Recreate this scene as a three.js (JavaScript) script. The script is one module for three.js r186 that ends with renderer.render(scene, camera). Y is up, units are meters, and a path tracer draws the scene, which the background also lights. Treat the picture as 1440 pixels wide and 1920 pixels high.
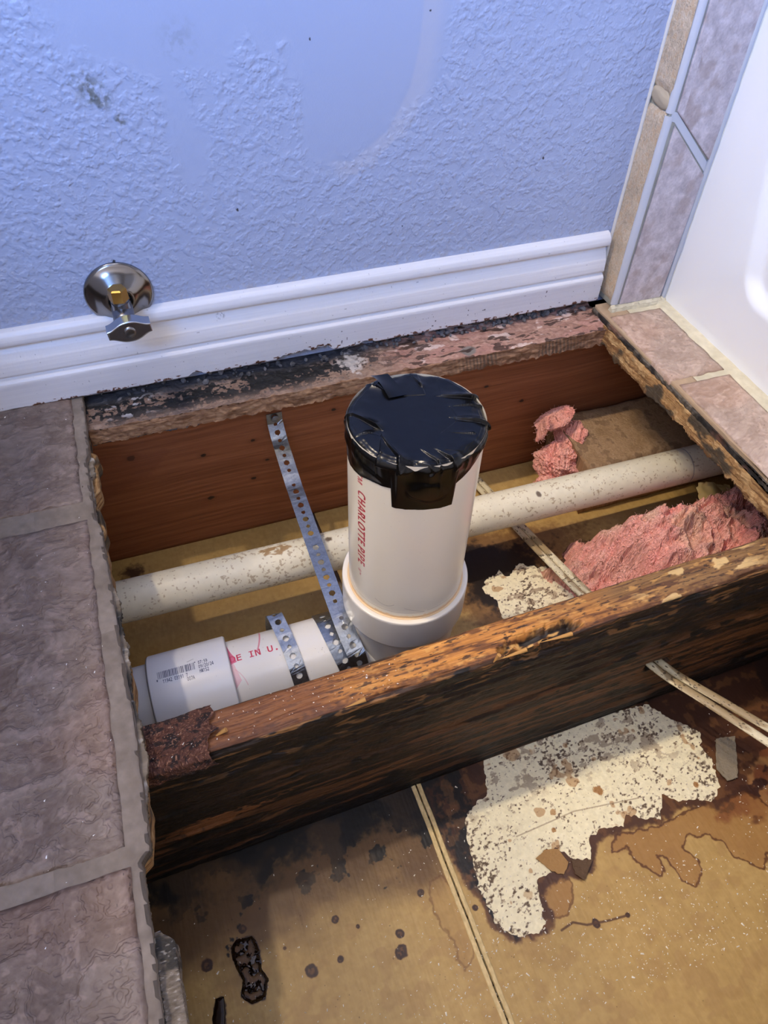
import * as THREE from 'three';
import { RectAreaLightUniformsLib } from 'three/addons/lights/RectAreaLightUniformsLib.js';
import { mergeGeometries } from 'three/addons/utils/BufferGeometryUtils.js';
import { RoundedBoxGeometry } from 'three/addons/geometries/RoundedBoxGeometry.js';

// ------------------------------------------------------------------ camera, renderer, light
const W = 1440, H = 1920;
const scene = new THREE.Scene();
scene.background = new THREE.Color(0x000000);
const camera = new THREE.PerspectiveCamera(2 * Math.atan(960 / 1390) * 180 / Math.PI, W / H, 0.02, 20);
camera.position.set(-0.187, 0.535, 0.724);
camera.rotation.order = 'YXZ';
camera.rotation.set(-48.33 * Math.PI / 180, -21.03 * Math.PI / 180, 2.19 * Math.PI / 180);
const renderer = new THREE.WebGLRenderer({ antialias: true });
renderer.setSize(W, H);
renderer.toneMapping = THREE.LinearToneMapping;
renderer.toneMappingExposure = 1.12;
renderer.shadowMap.enabled = true;
RectAreaLightUniformsLib.init();
const LAMP = { color: new THREE.Color().setRGB(1.0, 0.84, 0.64), I: 2.75 };             // vanity bulbs
const DAY = { color: new THREE.Color().setRGB(0.20, 0.42, 1.0), L: 56 };               // window, front left, high
const TOP = { color: new THREE.Color().setRGB(1.0, 0.90, 0.80), L: 2.0 };              // ceiling fill, added and unseen
{
  const w = new THREE.RectAreaLight(DAY.color, DAY.L, 0.78, 0.78);
  w.position.set(-1.1, 1.7, 2.17); w.lookAt(-1.1, 1.7, 0); scene.add(w);
  const t = new THREE.RectAreaLight(TOP.color, TOP.L, 0.5, 0.5);
  t.position.set(0.15, 2.335, 1.25); t.lookAt(0.15, 0, 1.25); scene.add(t);
}

// ------------------------------------------------------------------ helpers
let seed = 12345;
const rnd = () => { seed = (Math.imul(seed, 1664525) + 1013904223) >>> 0; return seed / 4294967296; };
const rr = (a, b) => a + (b - a) * rnd();
const clamp = (x, a = 0, b = 1) => x < a ? a : x > b ? b : x;
const ss = (a, b, x) => { const t = clamp((x - a) / (b - a)); return t * t * (3 - 2 * t); };
const lerp = (a, b, t) => a + (b - a) * t;
function h2(ix, iy, s) {
  let n = Math.imul(ix, 374761393) ^ Math.imul(iy, 668265263) ^ Math.imul(s, 1274126177);
  n = Math.imul(n ^ (n >>> 13), 1274126177); n = Math.imul(n ^ (n >>> 15), 2246822519);
  return ((n ^ (n >>> 16)) >>> 0) / 4294967296;
}
function vn(x, y, s = 0) {
  const ix = Math.floor(x), iy = Math.floor(y); let fx = x - ix, fy = y - iy;
  fx = fx * fx * (3 - 2 * fx); fy = fy * fy * (3 - 2 * fy);
  const a = h2(ix, iy, s), b = h2(ix + 1, iy, s), c = h2(ix, iy + 1, s), d = h2(ix + 1, iy + 1, s);
  return a + (b - a) * fx + (c - a) * fy + (a - b - c + d) * fx * fy;
}
function fbm(x, y, o = 4, s = 0) { let v = 0, a = 0.5, n = 0; for (let i = 0; i < o; i++) { v += a * vn(x, y, s + i * 7); n += a; x = x * 2.03 + 17.1; y = y * 2.03 - 9.7; a *= 0.5; } return v / n; }
function vn3(x, y, z, s = 0) { const iz = Math.floor(z); let f = z - iz; f = f * f * (3 - 2 * f); return lerp(vn(x, y, s + iz * 131), vn(x, y, s + (iz + 1) * 131), f); }
function fbm3(x, y, z, o = 4, s = 0) { let v = 0, a = 0.5, n = 0; for (let i = 0; i < o; i++) { v += a * vn3(x, y, z, s + i * 7); n += a; x *= 2.03; y *= 2.03; z *= 2.03; a *= 0.5; } return v / n; }
function polySD(px, py, P) {                                   // signed distance, negative inside
  let d = 1e9, ins = false;
  for (let i = 0, j = P.length - 1; i < P.length; j = i++) {
    const ax = P[j][0], ay = P[j][1], bx = P[i][0], by = P[i][1];
    const ex = bx - ax, ey = by - ay, wx = px - ax, wy = py - ay;
    const t = clamp((wx * ex + wy * ey) / (ex * ex + ey * ey + 1e-12));
    const dx = wx - ex * t, dy = wy - ey * t; d = Math.min(d, dx * dx + dy * dy);
    if ((ay > py) !== (by > py) && px < (bx - ax) * (py - ay) / (by - ay) + ax) ins = !ins;
  }
  return ins ? -Math.sqrt(d) : Math.sqrt(d);
}
function lineD(px, py, P) {
  let d = 1e9;
  for (let i = 1; i < P.length; i++) {
    const ax = P[i - 1][0], ay = P[i - 1][1], ex = P[i][0] - ax, ey = P[i][1] - ay, wx = px - ax, wy = py - ay;
    const t = clamp((wx * ex + wy * ey) / (ex * ex + ey * ey + 1e-12)); const dx = wx - ex * t, dy = wy - ey * t; d = Math.min(d, dx * dx + dy * dy);
  }
  return Math.sqrt(d);
}
function bbox(P, m) { const xs = P.map(p => p[0]), ys = P.map(p => p[1]); return [Math.min(...xs) - m, Math.min(...ys) - m, Math.max(...xs) + m, Math.max(...ys) + m]; }
const inBox = (b, x, y) => x > b[0] && x < b[2] && y > b[1] && y < b[3];
function paint(w, h, fn, wantBump = true) {                    // fn(u, v, o): o = r g b (sRGB 0..255), height 0..1
  const A = new Uint8Array(w * h * 4), B = wantBump ? new Uint8Array(w * h * 4) : null, o = [0, 0, 0, 0.5];
  for (let j = 0; j < h; j++) for (let i = 0; i < w; i++) {
    o[3] = 0.5; fn((i + 0.5) / w, (j + 0.5) / h, o); const k = (j * w + i) * 4;
    A[k] = clamp(o[0], 0, 255); A[k + 1] = clamp(o[1], 0, 255); A[k + 2] = clamp(o[2], 0, 255); A[k + 3] = 255;
    if (B) { const q = clamp(o[3]) * 255; B[k] = B[k + 1] = B[k + 2] = q; B[k + 3] = 255; }
  }
  const mk = (d, srgb) => { const t = new THREE.DataTexture(d, w, h); if (srgb) t.colorSpace = THREE.SRGBColorSpace; t.magFilter = THREE.LinearFilter; t.minFilter = THREE.LinearMipmapLinearFilter; t.generateMipmaps = true; t.wrapS = t.wrapT = THREE.RepeatWrapping; t.needsUpdate = true; return t; };
  return { map: mk(A, true), bumpMap: B ? mk(B, false) : null };
}
const mixc = (o, r, g, b, t) => { o[0] += (r - o[0]) * t; o[1] += (g - o[1]) * t; o[2] += (b - o[2]) * t; };
const std = (p) => new THREE.MeshStandardMaterial(Object.assign({ roughness: 0.8, metalness: 0 }, p));
const phys = (p) => new THREE.MeshPhysicalMaterial(Object.assign({ roughness: 0.5 }, p));
const used = {};
function numbered(n) { const k = used[n] = (used[n] ?? -1) + 1; return k ? n + '_' + String(k).padStart(3, '0') : n; }
function shadows(o) { o.traverse(m => { if (m.isMesh) { m.castShadow = true; m.receiveShadow = true; } }); return o; }
function mesh(name, geo, mat, parent) { const m = new THREE.Mesh(geo, mat); m.name = numbered(name); m.castShadow = m.receiveShadow = true; parent.add(m); return m; }
function thing(name, label, category, pos = [0, 0, 0], group) { const o = new THREE.Group(); o.name = numbered(name); o.position.set(...pos); o.userData = { label, category }; if (group) o.userData.group = group; scene.add(o); return o; }
function struct(name, label) { const o = new THREE.Group(); o.name = name; o.userData = { kind: 'structure', label }; scene.add(o); return o; }
const box = (x0, x1, y0, y1, z0, z1) => { const g = new THREE.BoxGeometry(x1 - x0, y1 - y0, z1 - z0); g.translate((x0 + x1) / 2, (y0 + y1) / 2, (z0 + z1) / 2); return g; };
function metreUV(geo, s = 1) {                                 // box mapping in metres
  const p = geo.attributes.position, n = geo.attributes.normal, u = new Float32Array(p.count * 2);
  for (let i = 0; i < p.count; i++) {
    const ax = Math.abs(n.getX(i)), ay = Math.abs(n.getY(i)), az = Math.abs(n.getZ(i));
    let a, b; if (ay >= ax && ay >= az) { a = p.getX(i); b = p.getZ(i); } else if (ax >= az) { a = p.getZ(i); b = p.getY(i); } else { a = p.getX(i); b = p.getY(i); }
    u[2 * i] = a * s; u[2 * i + 1] = b * s;
  }
  geo.setAttribute('uv', new THREE.BufferAttribute(u, 2)); return geo;
}
function planeUV(geo, ia, a0, a1, ib, b0, b1) {                // uv from two coordinates over a range
  const p = geo.attributes.position.array, n = p.length / 3, u = new Float32Array(n * 2);
  for (let i = 0; i < n; i++) { u[2 * i] = (p[3 * i + ia] - a0) / (a1 - a0); u[2 * i + 1] = (p[3 * i + ib] - b0) / (b1 - b0); }
  geo.setAttribute('uv', new THREE.BufferAttribute(u, 2)); return geo;
}
function gridGeo(nu, nv, fn) {                                 // fn(u, v) -> [x, y, z]
  const P = [], U = [], I = [];
  for (let j = 0; j <= nv; j++) for (let i = 0; i <= nu; i++) { P.push(...fn(i / nu, j / nv)); U.push(i / nu, j / nv); }
  for (let j = 0; j < nv; j++) for (let i = 0; i < nu; i++) { const a = j * (nu + 1) + i, b = a + 1, c = a + nu + 1, d = c + 1; I.push(a, b, c, b, d, c); }
  const g = new THREE.BufferGeometry(); g.setAttribute('position', new THREE.Float32BufferAttribute(P, 3)); g.setAttribute('uv', new THREE.Float32BufferAttribute(U, 2)); g.setIndex(I); g.computeVertexNormals(); return g;
}
function flip(g) { const i = g.index.array; for (let k = 0; k < i.length; k += 3) { const t = i[k]; i[k] = i[k + 1]; i[k + 1] = t; } g.computeVertexNormals(); return g; }
// a closed profile swept along x or z; disp(t, s, a, b) moves the profile point; uv = (0..1 along, 0..1 round)
function sweep(axis, t0, t1, n, prof, step, disp, caps = true) {
  const Q = []; let per = 0;
  for (let i = 0; i < prof.length; i++) {
    const A = prof[i], B = prof[(i + 1) % prof.length], L = Math.hypot(B[0] - A[0], B[1] - A[1]), m = Math.max(1, Math.round(L / step));
    for (let k = 0; k < m; k++) Q.push([lerp(A[0], B[0], k / m), lerp(A[1], B[1], k / m), per + L * k / m]);
    per += L;
  }
  const M = Q.length; Q.push([Q[0][0], Q[0][1], per]);
  const P = [], U = [], I = [];
  for (let i = 0; i <= n; i++) {
    const t = lerp(t0, t1, i / n);
    for (let k = 0; k <= M; k++) {
      const q = Q[k], s = k === M ? 0 : q[2], d = disp ? disp(t, s, q[0], q[1]) : [0, 0, 0];
      const a = q[0] + d[0], b = q[1] + d[1], tt = t + (d[2] || 0);
      if (axis === 'x') P.push(tt, b, a); else P.push(a, b, tt);
      U.push(i / n, q[2] / per);
    }
  }
  for (let i = 0; i < n; i++) for (let k = 0; k < M; k++) { const a = i * (M + 1) + k, b = a + 1, c = a + M + 1, d = c + 1; I.push(a, c, b, b, c, d); }
  if (caps) {
    const tri = THREE.ShapeUtils.triangulateShape(Q.slice(0, M).map(q => new THREE.Vector2(q[0], q[1])), []);
    for (const [e, base] of [[0, 0], [1, n * (M + 1)]]) {
      const off = P.length / 3; for (let k = 0; k < M; k++) { P.push(P[3 * (base + k)], P[3 * (base + k) + 1], P[3 * (base + k) + 2]); U.push(U[2 * (base + k)], U[2 * (base + k) + 1]); }
      for (const f of tri) e ? I.push(off + f[0], off + f[1], off + f[2]) : I.push(off + f[0], off + f[2], off + f[1]);
    }
  }
  const g = new THREE.BufferGeometry(); g.setAttribute('position', new THREE.Float32BufferAttribute(P, 3)); g.setAttribute('uv', new THREE.Float32BufferAttribute(U, 2)); g.setIndex(I);
  // keep the winding outward
  let area = 0; for (let k = 0; k < M; k++) area += Q[k][0] * Q[k + 1][1] - Q[k + 1][0] * Q[k][1];
  const outward = axis === 'x' ? area > 0 : area < 0;
  if (outward) { const a = g.index.array; for (let k = 0; k < a.length; k += 3) { const t = a[k]; a[k] = a[k + 1]; a[k + 1] = t; } }
  g.computeVertexNormals(); g.userData.per = per; return g;
}
function extr(pts, depth, holes = [], bevel = 0) {             // polygon in (x, y) extruded along +z
  const s = new THREE.Shape(pts.map(p => new THREE.Vector2(p[0], p[1])));
  for (const h of holes) s.holes.push(new THREE.Path(h.map(p => new THREE.Vector2(p[0], p[1]))));
  return new THREE.ExtrudeGeometry(s, { depth, bevelEnabled: bevel > 0, bevelSize: bevel, bevelThickness: bevel, bevelSegments: 2, curveSegments: 8 });
}
function flat(pts, y0, y1, holes = []) {                       // polygon in (x, z) between two heights
  const g = extr(pts.map(p => [p[0], -p[1]]), y1 - y0, holes.map(h => h.map(p => [p[0], -p[1]])));
  g.rotateX(-Math.PI / 2); g.translate(0, y0, 0); return g;
}
function ragged(P, step, amp, s, freq = 300) {                 // add torn detail to an outline
  const o = [];
  for (let i = 0; i < P.length; i++) {
    const A = P[i], B = P[(i + 1) % P.length], L = Math.hypot(B[0] - A[0], B[1] - A[1]), m = Math.max(1, Math.round(L / step));
    for (let k = 0; k < m; k++) {
      const x = lerp(A[0], B[0], k / m), y = lerp(A[1], B[1], k / m), nx = (B[1] - A[1]) / (L + 1e-9), ny = -(B[0] - A[0]) / (L + 1e-9);
      const d = (fbm(x * freq, y * freq, 3, s) - 0.5) * 2 * amp; o.push([x + nx * d, y + ny * d]);
    }
  }
  return o;
}
const grow = (P, d) => { const cx = P.reduce((a, p) => a + p[0], 0) / P.length, cy = P.reduce((a, p) => a + p[1], 0) / P.length; return P.map(p => { const l = Math.hypot(p[0] - cx, p[1] - cy); return [cx + (p[0] - cx) * (l + d) / l, cy + (p[1] - cy) * (l + d) / l]; }); };

// ------------------------------------------------------------------ room shell
const WX0 = -1.6, WX1 = 1.3, WZ1 = 2.2, WY1 = 2.4;
const SMOOTH = [[-0.215, 0.60], [-0.209, 0.363], [-0.208, 0.345], [-0.183, 0.325], [-0.150, 0.312], [-0.133, 0.297], [-0.130, 0.272], [-0.125, 0.244], [-0.122, 0.215], [-0.114, 0.214], [-0.103, 0.242], [-0.108, 0.277], [-0.114, 0.306], [-0.067, 0.313], [-0.050, 0.323], [-0.023, 0.320], [-0.005, 0.282], [-0.001, 0.247], [0.009, 0.217], [0.027, 0.210], [0.069, 0.231], [0.092, 0.250], [0.119, 0.272], [0.135, 0.301], [0.144, 0.343], [0.15, 0.6]];
const RIDGE = [[0.113, 0.40], [0.109, 0.345], [0.107, 0.310], [0.100, 0.277], [0.079, 0.239], [0.042, 0.214]];
const wallTex = paint(2048, 1536, (u, v, o) => {
  const x = -0.5 + 1.0 * u, y = 0.75 * v;
  o[0] = 166; o[1] = 176; o[2] = 200;
  const sd = polySD(x, y, SMOOTH) + (fbm(x * 60, y * 60, 3, 5) - 0.5) * 0.03;
  const m = ss(-0.006, 0.012, sd);
  const wx = (x * 0.8 + y * 0.6) * 190 + fbm(x * 60, y * 60, 2, 9) * 0.5, wy = (y * 0.8 - x * 0.6) * 190 + fbm(x * 60, y * 60, 2, 19) * 0.5;
  const n = vn(wx, wy, 3) * 0.42 + vn(wx * 0.51 + 7, wy * 0.51, 14) * 0.16 + vn(wx * 1.9, wy * 1.9, 4) * 0.28 + vn(wx * 4, wy * 4, 5) * 0.14;
  const blob = ss(0.34, 0.76, n), fine = fbm(x * 900, y * 900, 2, 6);
  o[3] = 0.25 + (0.6 * blob + 0.08 * fine) * m * (0.55 + 0.45 * fbm(x * 9, y * 9, 2, 12)) + 0.03 * fine + 0.12 * fbm(x * 12, y * 12, 3, 2);
  const rd = lineD(x, y, RIDGE); if (sd < 0.02) { const side = polySD(x, y, [[-0.2, 0.6], [-0.02, 0.32], [0.009, 0.217], ...RIDGE.slice().reverse()]); o[3] += 0.10 * ss(0.004, -0.004, side); mixc(o, 196, 192, 196, 0.35 * ss(0.0, 0.004, side) * ss(0.03, 0.012, rd)); }
  for (const [sx, sy, r, q] of [[-0.190, 0.299, 0.012, 1], [-0.183, 0.289, 0.008, 1], [-0.170, 0.271, 0.005, 1], [-0.110, 0.329, 0.014, 0.22]]) {
    const d = Math.hypot(x - sx, y - sy); if (d < r * 1.6) mixc(o, 104, 108, 106, q * 0.8 * ss(r * 1.5, r * 0.2, d + (fbm(x * 200, y * 200, 3, 22) - 0.5) * r) * ss(0.36, 0.66, fbm(x * 260, y * 260, 4, 21)));
  }
  for (const [sx, sy, r] of [[-0.078, 0.178, 0.0016], [0.004, 0.322, 0.0012], [0.263, 0.189, 0.0014], [0.118, 0.337, 0.0012], [0.10, 0.135, 0.0009], [-0.207, 0.1425, 0.0022]]) { const d = Math.hypot(x - sx, (y - sy) * 0.8); mixc(o, 40, 40, 45, 0.9 * ss(r, r * 0.5, d + (vn(x * 900, y * 900, 4) - 0.5) * r)); }
  const gr = ss(0.0125, 0.003, y - 0.0885) * ss(0.5, 0.72, fbm(x * 260, y * 260, 3, 31)); mixc(o, 170, 168, 175, gr * 0.6);
});
const wallMat = std({ map: wallTex.map, bumpMap: wallTex.bumpMap, bumpScale: 0.0019, roughness: 0.42 });
const plainWall = std({ color: 0x9c968f, roughness: 0.8 });
{
  const back = struct('wall_back', 'lavender grey orange peel textured wall behind the drain');
  mesh('plaster', planeUV(box(WX0, WX1, -0.012, WY1, -0.1, 0), 0, -0.5, 0.5, 1, 0, 0.75), wallMat, back);
  mesh('plaster', box(WX0 - 0.1, WX0, -0.05, WY1, -0.1, WZ1 + 0.1), plainWall, struct('wall_left', 'plain wall on the left side'));
  mesh('plaster', box(WX1, WX1 + 0.1, -0.05, WY1, -0.1, WZ1 + 0.1), plainWall, struct('wall_right', 'plain wall beyond the bathtub'));
  const front = struct('wall_front', 'plain wall behind the viewer');
  mesh('plaster', mergeGeometries([box(WX0, -1.5, -0.05, WY1, WZ1, WZ1 + 0.1), box(-0.7, WX1, -0.05, WY1, WZ1, WZ1 + 0.1), box(-1.5, -0.7, -0.05, 1.3, WZ1, WZ1 + 0.1), box(-1.5, -0.7, 2.1, WY1, WZ1, WZ1 + 0.1)]), plainWall, front);
  mesh('plaster', box(WX0, 0.45, 0, 0.90, 1.05, 1.15), std({ color: 0xf0ece4, roughness: 0.8 }), struct('wall_light_blocker', 'added half height wall behind the viewer, blocking window light and bouncing lamp light'));  // added, unseen: the half wall cuts off low window light and bounces lamp light
  mesh('plaster', box(WX0 - 0.1, WX1 + 0.1, WY1, WY1 + 0.1, -0.1, WZ1 + 0.1), std({ color: 0xb4aea6, roughness: 0.85 }), struct('ceiling', 'white room ceiling'));
  const win = struct('window_1', 'window with a white frame letting in blue daylight');
  mesh('window_frame', mergeGeometries([box(-1.5, -1.48, 1.3, 2.1, 2.18, 2.22), box(-0.72, -0.7, 1.3, 2.1, 2.18, 2.22), box(-1.48, -0.72, 1.3, 1.32, 2.18, 2.22), box(-1.48, -0.72, 2.08, 2.1, 2.18, 2.22)]), std({ color: 0xe8e8e8, roughness: 0.5 }), win);
  mesh('window_pane', box(-1.49, -0.71, 1.31, 2.09, 2.19, 2.2), std({ color: 0x111111, emissive: DAY.color, emissiveIntensity: 8 }), win);
}
// ------------------------------------------------------------------ baseboard
{
  const b = struct('baseboard_back', 'white moulded baseboard along the foot of the wall');
  const prof = [[-0.001, 0.0], [0.0150, 0.0], [0.0156, 0.0295], [0.0152, 0.0325], [0.0130, 0.0348], [0.0098, 0.0362], [0.0092, 0.0374], [0.0112, 0.0386], [0.0126, 0.0405], [0.0122, 0.0460], [0.0104, 0.0550], [0.0066, 0.0630], [0.0034, 0.0680], [0.0030, 0.0700], [0.0052, 0.0716], [0.0086, 0.0726], [0.0104, 0.0748], [0.0104, 0.0790], [0.0090, 0.0840], [0.0058, 0.0876], [0.0012, 0.0890], [-0.001, 0.0890]];
  const chip = (x) => { let c = 0.0012 * (fbm(x * 160, 1, 4, 8) - 0.4); for (const [a, w, h] of [[-0.15, 0.010, 0.0035], [-0.03, 0.03, 0.006], [0.0, 0.014, 0.007], [0.055, 0.012, 0.003]]) c += h * ss(w, w * 0.3, Math.abs(x - a)) * (0.5 + fbm(x * 330, 2, 3, 3)); return c; };
  const tex = paint(2048, 256, (u, v, o) => {
    const x = lerp(-0.45, 0.374, u), s = v * 0.214, y = s - 0.016;
    o[0] = 224; o[1] = 223; o[2] = 224; const n = fbm(x * 500, s * 500, 3, 3), st = fbm(x * 12, s * 900, 2, 5); o[0] += (st - 0.5) * 10; o[1] += (st - 0.5) * 10; o[2] += (st - 0.5) * 9;
    o[3] = 0.5 + 0.2 * (st - 0.5) + 0.2 * (n - 0.5);
    if (vn(x * 420, s * 420, 8) > 0.965) mixc(o, 120, 118, 120, 0.6 * ss(0.965, 0.985, vn(x * 420, s * 420, 8)));
    if (x > -0.05 && y < 0.03 && vn(x * 300, s * 300, 14) > 0.95) mixc(o, 70, 68, 70, 0.8);
    if (y > 0 && y < 0.004 + 0.006 * ss(0.04, 0.0, Math.abs(x + 0.01))) mixc(o, 96, 62, 46, ss(0.52, 0.62, fbm(x * 240, s * 240, 3, 2) + 0.12 * ss(0.05, 0, Math.abs(x + 0.01)) - y * 20));
    const k = Math.hypot(x + 0.112, (y - 0.072) * 1.2); if (k < 0.006) mixc(o, 168, 166, 170, ss(0.006, 0.003, k) * ss(0.4, 0.6, fbm(x * 600, s * 600, 2, 2)));
  });
  const g = sweep('x', -0.45, 0.374, 412, prof, 0.0012, (x, s, a, bb) => [(fbm(x * 9, bb * 60, 2, 4) - 0.5) * 0.0006, bb < 0.012 ? chip(x) * (1 - bb / 0.012) : (fbm(x * 9, 4, 2, 6) - 0.5) * 0.001]);
  mesh('moulding', g, std({ map: tex.map, bumpMap: tex.bumpMap, bumpScale: 0.0004, roughness: 0.32 }), b);
  mesh('moulding', sweep('x', WX0, -0.45, 4, prof, 0.0012), std({ color: 0xe0dfe0, roughness: 0.32 }), b);
}

// ------------------------------------------------------------------ floor: tiles, grout, mortar, plywood
const YT = 0, YM = -0.013, YP = -0.034;                         // tile face, mortar bottom, plywood bottom
function slate(cr, cg, cb, s) {
  return paint(1024, 1024, (u, v, o) => {
    const x = u * 0.34, z = v * 0.34;
    const wx = x + (fbm(x * 14, z * 14, 3, s) - 0.5) * 0.03, wz = z + (fbm(x * 14, z * 14, 3, s + 3) - 0.5) * 0.03;
    const big = fbm(x * 13, z * 13, 4, s + 5), mid = fbm(wx * 60, wz * 85, 4, s + 9), fine = fbm(wx * 260, wz * 300, 4, s + 2);
    const t = (big - 0.5) * 40 + (mid - 0.5) * 44 + (fine - 0.5) * 40;
    o[0] = cr + t * 0.85; o[1] = cg + t * 0.9; o[2] = cb + t * 0.92;
    const pink = ss(0.52, 0.7, fbm(x * 8 + 4, z * 8, 3, s + 31)); o[0] += pink * 6; o[2] -= pink * 3;
    const lay = ss(0.46, 0.50, mid) + 0.7 * ss(0.54, 0.57, mid) + 0.5 * ss(0.38, 0.4, mid);
    o[3] = 0.15 + 0.25 * lay + 0.25 * fine + 0.2 * (big - 0.3);
    const lt = ss(0.60, 0.74, fbm(wx * 120, wz * 140, 3, s + 41)); mixc(o, cr + 50, cg + 46, cb + 46, lt * 0.35);
    if (vn(x * 330, z * 330, s + 50) > 0.972) mixc(o, 60, 50, 46, 0.7);
  });
}
const slA = slate(114, 98, 88, 100), slB = slate(170, 148, 132, 300);  // same stone both sides; part of the left shade is in its darker colour
const tileMatA = std({ map: slA.map, bumpMap: slA.bumpMap, bumpScale: 0.0022, roughness: 0.5 });
const tileMatB = std({ map: slB.map, bumpMap: slB.bumpMap, bumpScale: 0.0018, roughness: 0.45 });
function tileGeo(x0, x1, z0, z1, y, th, ox, oz, s, fall = 0.0018) {   // cleft tile with worn, slightly wavy edges
  const nx = Math.max(6, Math.round((x1 - x0) / 0.004)), nz = Math.max(6, Math.round((z1 - z0) / 0.004));
  const g = gridGeo(nx + 2, nz + 2, (u, v) => {
    let i = Math.round(u * (nx + 2)) - 1, j = Math.round(v * (nz + 2)) - 1; const skirt = i < 0 || j < 0 || i > nx || j > nz;
    i = clamp(i, 0, nx); j = clamp(j, 0, nz);
    let x = lerp(x0, x1, i / nx), z = lerp(z0, z1, j / nz);
    const e = Math.min(x - x0, x1 - x, z - z0, z1 - z);
    if (e < 0.001) { const w = (fbm(x * 90, z * 90, 3, s) - 0.5) * 0.0030; if (i === 0) x += w; if (i === nx) x += w; if (j === 0) z += w; if (j === nz) z += w; }
    const yy = y - fall * Math.pow(1 - clamp(e / 0.009), 2) + (fbm(x * 30, z * 30, 3, s + 1) - 0.5) * 0.0012;
    return [x, skirt ? y - th : yy, z];
  });
  flip(g); return planeUV(g, 0, ox, ox + 0.34, 2, oz, oz + 0.34);
}
const groutTex = paint(512, 512, (u, v, o) => { const n = fbm(u * 60, v * 60, 4, 3), f = fbm(u * 12, v * 12, 3, 7); const t = (n - 0.5) * 40 + (f - 0.5) * 40; o[0] = 130 + t * 0.7; o[1] = 118 + t * 0.7; o[2] = 106 + t * 0.7; o[3] = n; });
const groutMat = std({ map: groutTex.map, bumpMap: groutTex.bumpMap, bumpScale: 0.0008, roughness: 0.8 });
const creamTex = paint(512, 512, (u, v, o) => { const n = fbm(u * 50, v * 50, 4, 13), f = fbm(u * 9, v * 9, 3, 7); const t = (n - 0.5) * 26 + (f - 0.5) * 34; o[0] = 205 + t; o[1] = 197 + t; o[2] = 170 + t; o[3] = n; });
const creamMat = std({ map: creamTex.map, bumpMap: creamTex.bumpMap, bumpScale: 0.0008, roughness: 0.6 });
const mortarTex = paint(1024, 256, (u, v, o) => { const n = fbm(u * 160, v * 30, 4, 23), f = fbm(u * 22, v * 6, 4, 27); const t = (n - 0.5) * 70; o[0] = 128 + t; o[1] = 116 + t; o[2] = 100 + t; mixc(o, 60, 56, 50, ss(0.52, 0.66, f)); mixc(o, 190, 184, 172, ss(0.64, 0.76, n) * 0.6); o[3] = n; });
const mortarMat = std({ map: mortarTex.map, bumpMap: mortarTex.bumpMap, bumpScale: 0.002, roughness: 0.9 });
const darkMortarTex = paint(1024, 256, (u, v, o) => { const n = fbm(u * 200, v * 30, 4, 53), f = fbm(u * 30, v * 6, 4, 57); const t = (n - 0.5) * 60; o[0] = 96 + t; o[1] = 88 + t; o[2] = 78 + t; mixc(o, 34, 30, 28, ss(0.45, 0.6, f)); mixc(o, 112, 74, 58, ss(0.56, 0.7, fbm(u * 26, v * 3, 3, 90)) * 0.7); o[3] = n; });
const darkMortarMat = std({ map: darkMortarTex.map, bumpMap: darkMortarTex.bumpMap, bumpScale: 0.002, roughness: 0.85 });
const plyTex = paint(2048, 512, (u, v, o) => {                  // raw sawn plywood, 0.8 m along by 0.10 m round
  const x = u * 0.8, y = v * 0.10, wv = (fbm(x * 12, y * 40, 3, 60) - 0.5) * 0.006;
  const lay = fbm(x * 9, (y + wv) * 300, 4, 63), fib = fbm(x * 60, (y + wv) * 1400, 3, 61), n = fbm(x * 420, y * 420, 4, 67), big = fbm(x * 30, y * 60, 4, 77);
  const t = (lay - 0.5) * 60 + (fib - 0.5) * 56 + (n - 0.5) * 34; o[0] = 158 + t; o[1] = 122 + t; o[2] = 78 + t * 0.8;
  mixc(o, 92, 58, 28, ss(0.52, 0.64, lay) * 0.75); mixc(o, 196, 164, 116, ss(0.58, 0.72, fbm(x * 90, y * 260, 3, 71)) * 0.6); mixc(o, 58, 50, 40, ss(0.56, 0.68, big) * 0.85);
  o[3] = 0.4 * fib + 0.3 * lay + 0.3 * n;
});
const plyUV = (g, len) => { const a = g.attributes.uv; for (let i = 0; i < a.count; i++) a.setXY(i, a.getX(i) * len / 0.8, a.getY(i) * g.userData.per / 0.10); return g; };
const plyMat = std({ map: plyTex.map, bumpMap: plyTex.bumpMap, bumpScale: 0.002, roughness: 0.9 });

const floor = struct('floor', 'stone look tile floor cut open around the drain');
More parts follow.
